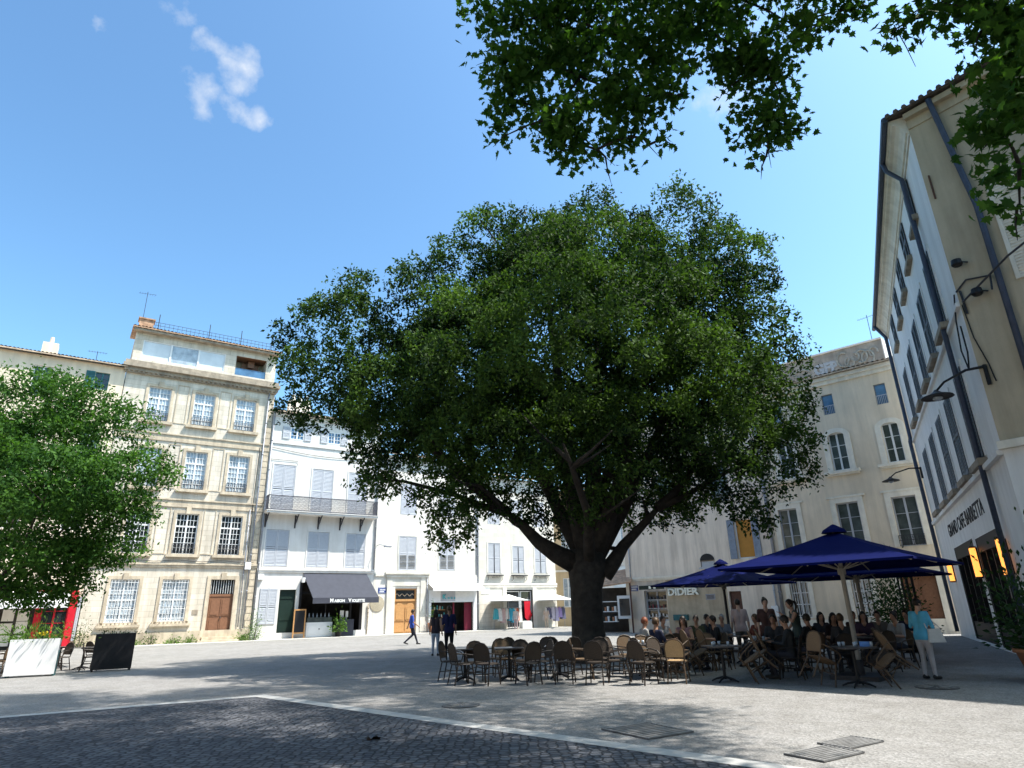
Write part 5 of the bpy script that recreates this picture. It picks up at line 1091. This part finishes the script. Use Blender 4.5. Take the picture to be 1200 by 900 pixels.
# ------------------------------------------------------------------ people
SKIN = mat('skin', (.50,.30,.21), .6, .06, 8); SKIN2 = mat('tanned_shaded_skin', (.36,.20,.13), .6, .06, 8)
EYEM = mat('eye_dark', (.02,.015,.012), .3); LIP = mat('lip', (.33,.10,.09), .5)
SHOE = mat('dark_shoe', (.03,.028,.028), .6); SHOEW = mat('light_shoe', (.5,.48,.45), .6)
HAIRS = {'dark': mat('dark_hair', (.02,.014,.01), .5, .3, 30), 'brown': mat('brown_hair', (.07,.04,.02), .5, .3, 30), 'grey': mat('grey_hair', (.30,.28,.26), .6, .2, 30), 'red': mat('reddish_hair', (.22,.07,.035), .5, .2, 30)}
cloth = {}
def cl_(c):
    if c not in cloth: cloth[c] = mat('cloth_%02d' % len(cloth), c, .85, .12, 6, .15, 60)
    return cloth[c]
def person(label, loc, face_deg, pose, top, bottom, hair='dark', style='short', skin=None, scale=1.0, sleeves='short', arms=None, lean=0.0, head_turn=0.0, dress=False, shoes=None, group=None):
    V = Vector; skin = skin or SKIN
    sit = pose == 'sit'
    pz = .53 if sit else .95
    py = -.06 if sit else 0
    ln = lambda p: V((p[0], py+(p[1]-py)*math.cos(lean)+(p[2]-pz)*math.sin(lean), pz+(p[2]-pz)*math.cos(lean)-(p[1]-py)*math.sin(lean)))
    ch, sh_z, nk, hd = pz+.34, pz+.475, pz+.55, pz+.69
    J = {'pelvis': V((0,py,pz)), 'chest': ln((0,py,ch)), 'neck': ln((0,py+.01,nk)), 'head': ln((0,py+.04,hd))}
    for s, n in ((-1,'L'), (1,'R')):
        J['hip'+n] = V((s*.09,py,pz-.02)); J['sh'+n] = ln((s*.175,py,sh_z))
        if sit: J['kn'+n] = V((s*.12,.38,.53)); J['an'+n] = V((s*.12,.36+.06*s,.09))
        elif pose == 'walk':
            J['kn'+n] = V((s*.09,.20 if s < 0 else .04,.50)); J['an'+n] = V((s*.09,.34 if s < 0 else -.36,.10 if s < 0 else .17))
        else: J['kn'+n] = V((s*.095,.02,.50)); J['an'+n] = V((s*.10,-.02+.03*s,.09))
        if arms and n in arms: J['el'+n], J['wr'+n] = [ln(q) for q in arms[n]]
        elif sit: J['el'+n] = ln((s*.25,.04,pz+.22)); J['wr'+n] = V((s*.13,.30,.78))
        elif pose == 'walk': J['el'+n] = ln((s*.23,.05*s-.03,1.14)); J['wr'+n] = ln((s*.24,.22*s+.06,.94))
        else: J['el'+n] = ln((s*.235,-.03,1.14)); J['wr'+n] = ln((s*.25,.05,.90))
        J['to'+n] = J['an'+n]+V((s*.02,.15,-.05 if not (pose == 'walk' and s > 0) else -.10))
    seg = []   # (a, ra, b, rb, region)
    def S_(a, ra, b, rb, reg): seg.append((J[a] if isinstance(a, str) else a, ra, J[b] if isinstance(b, str) else b, rb, reg))
    for s, n in ((-1,'L'), (1,'R')):
        o = V((s*.075,0,0)); S_(J['pelvis']+o, .115, ln((s*.06,py,pz+.15)), .095, 'top' if not sit else 'top'); S_(ln((s*.06,py,pz+.15)), .095, ln((s*.085,py,ch)), .112, 'top'); S_(ln((s*.085,py,ch)), .112, ln((s*.10,py-.01,sh_z-.03)), .085, 'top')
        S_(ln((s*.09,py-.01,sh_z-.02)), .075, 'sh'+n, .062, 'top')
        S_('hip'+n, .105, 'kn'+n, .062, 'bot'); S_('kn'+n, .06, J['kn'+n].lerp(J['an'+n], .35), .057, 'bot'); S_(J['kn'+n].lerp(J['an'+n], .35), .057, 'an'+n, .042, 'bot'); S_(J['an'+n]-V((0,.04,.03)), .045, 'to'+n, .036, 'shoe')
        S_('sh'+n, .058, 'el'+n, .043, 'top' if sleeves != 'none' else 'skin'); S_('el'+n, .041, J['el'+n].lerp(J['wr'+n], .3), .041, 'top' if sleeves == 'long' else 'skin'); S_(J['el'+n].lerp(J['wr'+n], .3), .041, 'wr'+n, .026, 'top' if sleeves == 'long' else 'skin')
        hv = (J['wr'+n]-J['el'+n]).normalized(); S_('wr'+n, .028, J['wr'+n]+hv*.075, .032, 'skin')
    S_('pelvis', .135, J['pelvis']-V((0,0,.05)), .128, 'top')
    S_(J['neck']-V((0,0,.05)), .062, J['neck']+V((0,.015,.06)), .052, 'skin')
    if dress:
        for s in (-1, 1): S_(J['hip'+('L' if s < 0 else 'R')], .14, J['kn'+('L' if s < 0 else 'R')], .13, 'top')
    m = MB()
    for a, ra, b, rb, reg in seg:
        k = max(2, int((b-a).length/.05)); pts = [a.lerp(b, i/k) for i in range(k+1)]; m.tube(pts, [ra+(rb-ra)*i/k for i in range(k+1)], 10); m.ball(a, ra, 10); m.ball(b, rb, 10)
    H = J['head']; tq = Matrix.Rotation(-head_turn, 3, 'Z')
    hp = lambda x, y, z: H+tq @ V((x,y,z))
    m.ball(H+V((0,0,.02)), (.076,.092,.10), 14); m.ball(hp(0,.02,-.055), (.055,.065,.06), 12); m.ball(hp(0,.095,-.012), (.014,.022,.02), 8); m.ball(hp(0,.085,.005), (.011,.016,.03), 8)
    for s in (-1, 1): m.ball(hp(s*.078,-.01,-.005), (.012,.022,.032), 8)
    tmp = m.build('tmp', SKIN); md = tmp.modifiers.new('r', 'REMESH'); md.mode = 'VOXEL'; md.voxel_size = .0155; sm = tmp.modifiers.new('s', 'SMOOTH'); sm.iterations = 4; sm.factor = .5
    me = bpy.data.meshes.new_from_object(tmp.evaluated_get(bpy.context.evaluated_depsgraph_get())); old = tmp.data; bpy.data.objects.remove(tmp); bpy.data.meshes.remove(old)
    nv = len(me.vertices); co_ = np.empty(nv*3); me.vertices.foreach_get('co', co_); vs = co_.reshape(-1,3)
    fs = [tuple(p.vertices) for p in me.polygons]; cen = np.array([vs[list(f)].mean(0) for f in fs])
    reg = ['top','bot','skin','shoe']; best = np.full(len(fs), 9.); idx = np.zeros(len(fs), int)
    for a, ra, b, rb, rg in seg:
        a_, b_ = np.array(a), np.array(b); ab = b_-a_; t = np.clip(((cen-a_)@ab)/max(1e-9, ab@ab), 0, 1); d = np.linalg.norm(cen-(a_+t[:,None]*ab), axis=1)/(ra+(rb-ra)*t)
        k = d < best; best[k] = d[k]; idx[k] = reg.index(rg)
    hd_ = np.linalg.norm((cen-np.array(H))/np.array([.09,.105,.135]), axis=1) < 1.12; idx[hd_] = 2
    if not sit and not dress:
        tor = (np.abs(cen[:,0]) < .19) & (idx < 2); idx[tor & (cen[:,2] > pz-.10)] = 0; idx[tor & (cen[:,2] <= pz-.10)] = 1
    bm_ = MB(); bm_.v = [tuple(v) for v in vs]; bm_.f = fs; bm_.m = [int(i) for i in idx]; bpy.data.meshes.remove(me)
    # five fingers on each palm, bent
    for s, n in ((-1,'L'), (1,'R')):
        w = J['wr'+n]; hv = (w-J['el'+n]).normalized(); side = hv.cross(V((0,0,1))); side = side.normalized() if side.length > .1 else V((1,0,0)); side = side if abs(hv.z) < .7 else V((0,1,0)); pn = hv.cross(side).normalized(); pn = pn if pn.z < 0 or abs(hv.z) > .7 else -pn
        for i, ln_ in enumerate((.062,.072,.068,.052)):
            b0 = w+hv*.09+side*(.027-.018*i); bm_.tube([b0, b0+hv*ln_*.5+pn*.006, b0+hv*ln_+pn*.022], [.0085,.008,.006], 6, 2)
        b0 = w+hv*.035+side*.03; bm_.tube([b0, b0+side*.025+hv*.02, b0+side*.03+hv*.05+pn*.01], [.011,.0095,.007], 6, 2)
    for s in (-1, 1): bm_.ball(hp(s*.031,.083,.015), (.011,.006,.007), 8, 4)
    bm_.ball(hp(0,.085,-.05), (.022,.006,.006), 8, 5)
    root = bm_.build('person', [cl_(top), cl_(bottom) if not dress else skin, skin, shoes or SHOE, EYEM, LIP], None, True)
    root.location = loc; root.rotation_euler = (0,0,-R(face_deg)); root.scale = (scale,)*3; tag(root, label, 'person', group)
    # hair: a cap open at the face, with longer parts by style
    h = MB(); n = 18; rings = 9; vs_ = []; fs_ = []
    for i in range(rings+1):
        e_ = math.pi/2-math.pi*.80*i/rings
        for j in range(n):
            a = 2*math.pi*j/n; fr = max(0, math.sin(a)); ee = max(e_, .42*fr+(-.95)*(1-fr)) if fr > .25 else max(e_, -.95 if style != 'short' else -.6)
            wv = 1+.03*math.sin(j*2.3+i*1.7); p = V((.086*math.cos(ee)*math.cos(a)*wv, .102*math.cos(ee)*math.sin(a)*wv-.006, .112*math.sin(ee)*wv+.026)); vs_.append(hp(*p))
    fs_ = [(i*n+j, (i+1)*n+j, (i+1)*n+(j+1)%n, i*n+(j+1)%n) for i in range(rings) for j in range(n)]
    h.add(vs_, fs_)
    if style == 'bun': h.ball(hp(0,-.09,.11), .05, 10)
    if style == 'pony': h.tube([hp(0,-.09,.07), hp(0,-.15,.05), hp(0,-.17,-.04), hp(0,-.14,-.16), hp(0,-.12,-.26)], [.03,.036,.034,.028,.008], 8)
    if style == 'long':
        for k in range(7):
            a = math.pi+ (k+.0)*math.pi/6; h.tube([hp(.075*math.cos(a),.085*math.sin(a)-.005,.04), hp(.088*math.cos(a),.09*math.sin(a)-.01,-.06), hp(.085*math.cos(a),.08*math.sin(a)-.03,-.2)], [.026,.032,.02], 8)
    h.build('hair', HAIRS[hair], root, True)
    return root
PE = {}
D_ = math.pi/180
p = gpt(482, 756); person('man in a bright blue shirt and dark trousers walking past the oak door', p, 70, 'walk', (.04,.09,.42), (.02,.022,.035), 'dark', 'short', SKIN2, 1.02, group=None)
p = gpt(510, 769); person('woman in pale blue jeans and a dark top standing beside a man in dark blue', p, 8, 'stand', (.05,.04,.05), (.40,.47,.56), 'dark', 'long', None, .98, 'none')
p = gpt(526, 771); person('man in a dark blue shirt and black trousers standing beside a woman in pale jeans', p, -10, 'stand', (.018,.02,.075), (.012,.012,.015), 'brown', 'short', SKIN2, 1.04)
WB = Vector((8.78, 14.9, 0))
person('woman in a turquoise blouse and pale trousers standing with a white bag on her hip', WB, 62, 'stand', (.10,.42,.62), (.52,.47,.46), 'dark', 'short', SKIN, .93, 'short', {'R': ((.25,.06,1.12),(.02,.30,1.10)), 'L': ((-.25,.02,1.13),(-.04,.30,1.14))}, .06, .3, shoes=SHOE)
bgm = MB(); bgm.add([(-.20,-.05,.70),(.24,-.05,.70),(.15,-.04,1.02),(-.14,-.04,1.02),(-.20,.05,.70),(.24,.05,.70),(.15,.04,1.02),(-.14,.04,1.02)], [(0,1,2,3),(7,6,5,4),(0,3,7,4),(1,5,6,2),(2,6,7,3),(0,4,5,1)])
bgm.v = [(x*.78, y, .74+(z-.70)*.85) for x, y, z in bgm.v]
bo = thing('shoulder_bag', 'white shoulder bag on the hip of the woman in the turquoise blouse', 'bag', (WB.x+.16, WB.y-.19, 0), R(-8))
bgm.build('bag_body', cl_((.62,.60,.56)), bo); s_ = MB(); s_.tube([(-.13,0,1.02),(-.16,.06,1.2),(-.18,.14,1.33)], .012, 6); s_.tube([(.14,0,1.02),(.0,.08,1.2),(-.15,.16,1.33)], .012, 6); s_.build('strap', cl_((.55,.52,.48)), bo)
seat = []
def sitter(px, py, Y, fd, label, top, bottom=(.03,.03,.04), **k):
    q = dpt(px, py, Y); top = tuple(c_*.55 for c_ in top); k.setdefault('skin', SKIN2)  # tops and skin of seated guests darkened to stand for the terrace shade
    person(label, (q.x, q.y, 0), fd, 'sit', top, bottom, **k)
    a = -R(fd); chair(q.x+.02, q.y+.0, fd, 'chair under the '+label, Y < 16.5 or Y > 18.5, 0)
sitter(757,737,18.6,80,'reddish-haired man in a white shirt at the left of the guests', (.55,.54,.52), hair='red')
sitter(777,727,20.2,160,'guest in a pale sleeveless top before the lit shop window', (.58,.54,.50), hair='dark', sleeves='none')
sitter(800,730,18.8,210,'dark-haired woman with bare arms and a rose dress', (.40,.22,.22), hair='dark', style='long', sleeves='none')
sitter(829,728,21.5,150,'slight dark-haired guest behind the man in black', (.05,.05,.06), hair='dark')
sitter(834,727,18.3,265,'broad man in black sitting left of the middle parasol pole', (.014,.014,.017), hair='dark')
sitter(846,730,20.6,200,'grey-haired guest next to the man in black', (.22,.23,.26), hair='grey')
sitter(885,733,19.0,250,'guest in a rust red shirt in front of the standing man', (.20,.05,.03), hair='brown')
sitter(918,730,15.6,300,'dark-clothed guest close by the front table, back half turned', (.05,.055,.06), hair='dark', sleeves='long')
sitter(962,724,19.5,180,'long-haired woman seated left of the thick parasol pole', (.06,.05,.055), hair='dark', style='long')
sitter(976,722,17.6,190,'long-haired woman seated right at the thick parasol pole', (.05,.03,.035), hair='dark', style='long')
sitter(1000,724,19.6,170,'guest in dark brown seated between the two parasol poles', (.06,.035,.03), hair='brown')
sitter(1027,719,19.0,215,'guest in a beige jacket seated right of the poles', (.20,.16,.13), hair='dark', sleeves='long')
sitter(1046,722,17.4,250,'guest in grey white with tied hair beside the woman with the bag', (.40,.41,.42), hair='dark', style='bun')
sitter(770,738,17.4,60,'guest in a navy shirt behind the tipped pair of chairs', (.03,.035,.08), hair='brown')
sitter(816,733,19.9,200,'guest in olive green just right of the rose-dressed woman', (.08,.085,.04), hair='dark')
sitter(906,731,17.6,210,'guest in a charcoal shirt seated before the person with the hair bun', (.05,.05,.055), hair='dark')
sitter(945,731,17.0,330,'guest in black, back turned, beside the woman with the ponytail', (.02,.02,.022), hair='dark', style='short', sleeves='long')
sitter(986,735,16.3,20,'guest in dark grey just right of the parasol pole, back turned', (.055,.055,.06), hair='brown', sleeves='long')
sitter(1012,727,18.4,200,'guest in a dark plum top between the pole and the beige jacket', (.07,.03,.05), hair='dark', style='long')
sitter(1062,728,19.2,230,'guest in dark blue behind the guest with tied hair', (.03,.04,.08), hair='dark')
def stander(px, py_head, Y, fd, label, *a, **k):
    q = dpt(px, py_head, Y); person(label, (q.x, q.y, 0), fd, 'stand', *a, **k)
stander(864,705,20.5,10,'man in a pale pink shirt standing with his back turned before the brown door', (.42,.30,.27), (.10,.085,.07), hair='dark', sleeves='short')
stander(896,708,18.6,190,'person in a dark brown top with a hair bun standing among the seated guests', (.07,.035,.03), (.012,.012,.014), 'dark', 'bun')
stander(930,706,17.4,275,'woman with a ponytail and a green dress standing with one hand raised', (.035,.055,.05), (.03,.04,.04), 'dark', 'pony', None, .97, 'none', {'L': ((-.26,.16,1.24),(-.20,.34,1.42)), 'R': ((.24,.02,1.15),(.2,.2,1.0))}, .12, 0, True)

# ------------------------------------------------------------------ clothes shop display
rowm = Matrix.Translation(ROW) @ Matrix.Rotation(face(ROWH), 4, 'Z')
def rack(label, u, w_, cols_, y=-1.2):
    k = thing('clothes_rack', label, 'clothes rack', rowm @ Vector((u,y,.1)), face(ROWH)); q = MB()
    for x in (-w_/2, w_/2): q.tube([(x,0,0),(x,0,1.75)], .022, 6); q.tube([(x,-.3,.02),(x,.3,.02)], .022, 6)
    q.tube([(-w_/2,0,1.75),(w_/2,0,1.75)], .022, 6); q.build('frame', M['zinc'], k)
    n = len(cols_)
    for i, c in enumerate(cols_):
        x = -w_/2+(i+.5)*w_/n; hw = w_/n*.62; L_ = .85+.3*((i*7)%3)/2
        q = MB(); q.add([(x-.04,-.1,1.72),(x+.04,-.1,1.72),(x+hw*.7,-.16,1.58),(x+hw,-.18,1.68-L_),(x-hw,-.18,1.68-L_),(x-hw*.7,-.16,1.58)]+[(x-.04,.06,1.72),(x+.04,.06,1.72),(x+hw*.7,.12,1.58),(x+hw,.14,1.68-L_),(x-hw,.14,1.68-L_),(x-hw*.7,.12,1.58)], [(0,1,2,3,4,5)[::-1],(6,7,8,9,10,11)]+[(j,(j+1)%6,(j+1)%6+6,j+6) for j in range(6)])
        o = q.build('garment', cl_(c), None); o.matrix_world = k.matrix_basis.copy(); o.location = k.location; o.rotation_euler = k.rotation_euler
        nm = {(.06,.32,.36):'teal',(.62,.6,.57):'white',(.5,.35,.33):'rose',(.05,.35,.5):'turquoise',(.6,.42,.06):'yellow',(.55,.12,.05):'orange red',(.42,.38,.55):'lilac',(.3,.22,.45):'purple',(.55,.5,.6):'pale lilac',(.1,.1,.16):'navy',(.45,.36,.25):'beige'}[c]
        tag(o, nm+' garment hanging on the '+label.split(' clothes')[0]+' rack', 'garment', nm+' garments on the '+label.split(' clothes')[0]+' rack')
    return k
rack('left outdoor clothes rack under the first white shop parasol', 28.3, 2.2, [(.06,.32,.36),(.62,.6,.57),(.5,.35,.33),(.62,.6,.57),(.05,.35,.5),(.05,.35,.5)])
rack('low bright clothes rack beside the shop doorway', 29.7, .9, [(.6,.42,.06),(.55,.12,.05),(.62,.6,.57)], -1.0)
rack('right outdoor clothes rack with lilac garments', 33.9, 2.0, [(.1,.1,.16),(.55,.5,.6),(.42,.38,.55),(.3,.22,.45),(.1,.1,.16)])
for u, lab, tp, bt in ((29.0,'mannequin in a rose and white outfit under the first white shop parasol',(.55,.5,.48),(.45,.33,.32)), (35.6,'mannequin in pale blue overalls at the corner of the clothes shop',(.33,.36,.42),(.36,.40,.5)), (32.3,'mannequin in beige beside the shop doorway',(.5,.38,.3),(.45,.36,.28))):
    q = rowm @ Vector((u,-1.9,0)); o = person(lab, (q.x,q.y,.0), 200, 'stand', tp, bt, 'grey', 'short', cl_((.62,.58,.54)), 1.05); o.name = 'mannequin'; o['category'] = 'mannequin'
for u, lab in ((28.6,'white parasol over the left clothes rack'), (33.7,'white parasol over the right clothes rack')):
    k = thing('shop_parasol', lab, 'parasol', rowm @ Vector((u,-1.4,.1)), face(ROWH), 'white parasols before the clothes shop'); q = MB()
    q.lathe([(1.75,2.35),(1.0,2.55),(.05,2.85),(.02,2.82),(1.0,2.5),(1.73,2.31)], 8); q.build('canopy', M['awning_white'], k); q = MB(); q.tube([(0,0,0),(0,0,2.8)], .025, 6); q.build('pole', M['zinc'], k)
q = MB(); q.box(-.5,.5,-.25,.25,0,.55); q.box(-.4,.4,-.2,.2,.55,.62); o = q.build('display_box', M['white_paint']); o.matrix_world = Matrix.Identity(4); o.location = rowm @ Vector((30.6,-1.1,.1)); o.rotation_euler = (0,0,face(ROWH)); tag(o, 'low white display box before the clothes shop doorway', 'display box')

# ------------------------------------------------------------------ planters, pots, weeds, small things
def blob_pts(n, sx, sy, sz, seed, z0=0):
    r = np.random.default_rng(seed); p = r.normal(size=(n,3))*np.array([sx,sy,sz])*.5; p[:,2] = np.abs(p[:,2])*1.4+z0; return p
def pot(name, label, loc, r_, h, leaf, lsz, n, sx, sz, mt='terracotta', seed=1):
    k = thing(name, label, 'potted plant', loc); q = MB(); q.lathe([(r_*.7,0),(r_,h*.88),(r_*1.1,h*.88),(r_*1.1,h),(r_*.92,h),(r_*.9,h*.9)], 20); q.build('pot', M[mt], k, True)
    leaf_mesh('foliage', blob_pts(n, sx, sx, sz, seed, h), lsz, M[leaf], k, .5, .0, seed=seed)
    st_ = MB(); [st_.tube([(0,0,h*.85),(sx*.4*math.cos(i),sx*.4*math.sin(i),h+sz*.7)], [.015,.006], 5) for i in range(7)]; st_.build('stems', M['bark'], k); return k
q = gpt(1194, 800); pot('potted_shrub', 'large terracotta tub with a dark shrub at the lower right edge', (10.6,13.9,0), .5, .62, 'leaf_dark', .13, 1500, .75, 1.1, seed=31)
pot('potted_shrub', 'dark leafy shrub in a black tub by the far end of the café front', mw @ Vector((1.9,-2.7,0)), .4, .6, 'leaf_dark', .14, 1600, .8, 1.7, 'black', seed=32)
pot('potted_shrub', 'dark leafy shrub in a black tub halfway along the café front', mw @ Vector((11.6,-2.7,0)), .35, .5, 'leaf_dark', .12, 1200, .7, 1.2, 'black', seed=33)
pot('potted_plant', 'small green plant in a terracotta pot right of the oak door', rowm @ Vector((21.6,-.7,.1)), .42, .75, 'leaf_weed', .12, 160, .25, .9, seed=34)
pot('potted_plant', 'bright green plant beside the white display counter', rowm @ Vector((13.6,-.9,.1)), .25, .35, 'leaf_weed', .2, 260, .5, .8, 'black', seed=35)
wp = Vector((-15.55, 21.85, 0)); ra = math.atan2(.6, .83)*.72
k = thing('planter_screen', 'white planter panel with yellow flowers and grasses on top', 'planter', wp, ra)
q = MB(); q.box(-.66,.66,-.05,.05,.06,1.12); q.build('panel', M['white_paint'], k); q = MB(); q.box(-.64,.64,.05,.45,.75,1.1); q.build('trough', M['zinc'], k)
for x in (-.6,.62): q = MB(); q.box(x-.03,x+.03,.05,.45,0,.75); q.build('foot', M['teal_shutter'], k)
leaf_mesh('foliage', blob_pts(900, 1.0, .3, .42, 41, 1.02)+np.array([-.1,.25,0]), .13, M['leaf_weed'], k, .25, -.6, seed=41)
q = MB(); [q.ball((.12+.05*math.cos(i*2.4)*i*.5,.2+.03*math.sin(i*2.1),1.25+.03*(i%3)), .04, 8) for i in range(8)]; q.build('flower', mat('yellow_petal', (.75,.52,.02), .6), k)
k = thing('planter_screen', 'black planter panel beside the small café tables on the left', 'planter', (-13.95,23.5,0), ra+.12)
q = MB(); q.box(-.6,.6,-.05,.05,.06,1.2); q.build('panel', M['black'], k); q = MB(); q.box(-.58,.58,.05,.42,.8,1.18); q.build('trough', M['black'], k)
for x in (-.54,.56): q = MB(); q.box(x-.03,x+.03,.05,.42,0,.8); q.build('foot', M['iron'], k)
leaf_mesh('foliage', blob_pts(160, .8, .25, .12, 42, 1.15)+np.array([0,.2,0]), .08, M['leaf_dark'], k, .4, 0, seed=42)
for x, y, a, lab in ((-14.95,23.9,60,'dark chair just left of the black planter panel'), (-16.15,24.1,200,'dark chair facing the viewer between the white and black planter panels'), (-16.75,24.6,120,'dark chair just right of the white planter panel'), (-15.75,25.4,20,'dark chair at the rear table between the planter panels'), (-16.9,22.6,300,'brown chair at the left edge behind the white planter panel'), (-17.8,23.4,40,'dark chair at the very left edge under the young tree')):
    chair(x, y, a, lab, 'brown' not in lab, 0, 'dark chairs at the left café')
for x, y, lab in ((-15.6,24.5,'small dark table between the planter panels'), (-17.2,25.6,'small dark table farther back between the planter panels'), (-17.4,23.4,'small dark table behind the white planter panel at the left edge')): table(x, y, 8, lab)
r2 = random.Random(5)
for i, (u, h_, w_, n) in enumerate(((-2.6,1.6,.7,260), (-1.2,.5,.8,200), (.2,.45,.9,220), (1.2,.75,.7,200), (2.6,.4,1.0,230), (3.6,.5,.6,160), (6.9,.6,.9,300), (7.7,1.9,.8,420))):
    k = thing('weed_clump', ('tall spindly bush left of the first barred window','low weeds under the first barred window','low weeds between the two barred windows','grey-stemmed weeds under the second barred window','low weeds right of the second barred window','small weeds left of the front doorstep','low weeds right of the front doorstep','tall green bush at the downpipe between the beige and white houses')[i], 'weed', rowm @ Vector((u,-.45,.1)), face(ROWH), 'weeds at the foot of the beige house')
    leaf_mesh('foliage', blob_pts(n, w_*.55, .25, h_*.62, 60+i), .13, M['leaf_weed' if i not in (0,3) else 'leaf'], k, .4, -.2, seed=60+i)
    q = MB(); [q.tube([(r2.uniform(-.1,.1)*w_,0,0),(r2.uniform(-.4,.4)*w_,r2.uniform(-.1,.1),h_*r2.uniform(.5,.95))], [.012,.004], 4) for _ in range(6)]; q.build('stems', M['bark'], k)
# iron covers let into the paving
def cover(label, px, py, w_, h_, rz, slots, rnd=False):
    q = gpt(px, py); k = thing('manhole_cover', label, 'manhole cover', (q.x,q.y,.0), R(rz)); m_ = MB()
    if rnd: m_.lathe([(w_*.5,.004),(w_*.5,.016),(.01,.017)], 24)
    else: m_.box(-w_/2,w_/2,-h_/2,h_/2,.004,.014)
    m_.build('plate', M['steel'], k); m_ = MB()
    if rnd:
        for i in range(9): a = i*2*math.pi/9; m_.tube([(.08*math.cos(a),.08*math.sin(a),.02),(w_*.42*math.cos(a),w_*.42*math.sin(a),.02)], .012, 4)
    else:
        for i in range(slots): y = -h_/2+h_*(i+.5)/slots; m_.box(-w_*.46,w_*.46,y-h_*.22/slots,y+h_*.22/slots,.0145,.022)
        m_.box(-w_/2,-w_*.47,-h_/2,h_/2,.0145,.024); m_.box(w_*.47,w_/2,-h_/2,h_/2,.0145,.024)
    m_.build('ribs', M['steel_rib'], k)
cover('large square slotted iron cover in the paving near the stone strip', 758, 857, .82, .95, 32, 10)
cover('nearer of the two small pale square covers at the lower right', 966, 884, .75, .5, 32, 9)
cover('farther of the two small pale square covers at the lower right', 997, 871, .7, .42, 32, 9)
cover('round star-patterned iron cover in the shaded paving', 540, 827, .7, .7, 0, 0, True)
cover('round iron cover in the shade before the woman with the bag', 1098, 806, .75, .75, 0, 0, True)
q = gpt(433, 868); k = leaf_mesh('fallen_leaf', [(0,0,.02),(.05,.02,.03),(-.03,.01,.03)], .16, mat('dry_leaf', (.05,.03,.02), .9), None, palmate=True, seed=9); k.location = (q.x,q.y,.012); tag(k, 'dry curled leaf lying on the dark cobbles', 'leaf')
# the hidden prototypes were placed as the first of their kind, so nothing is left over
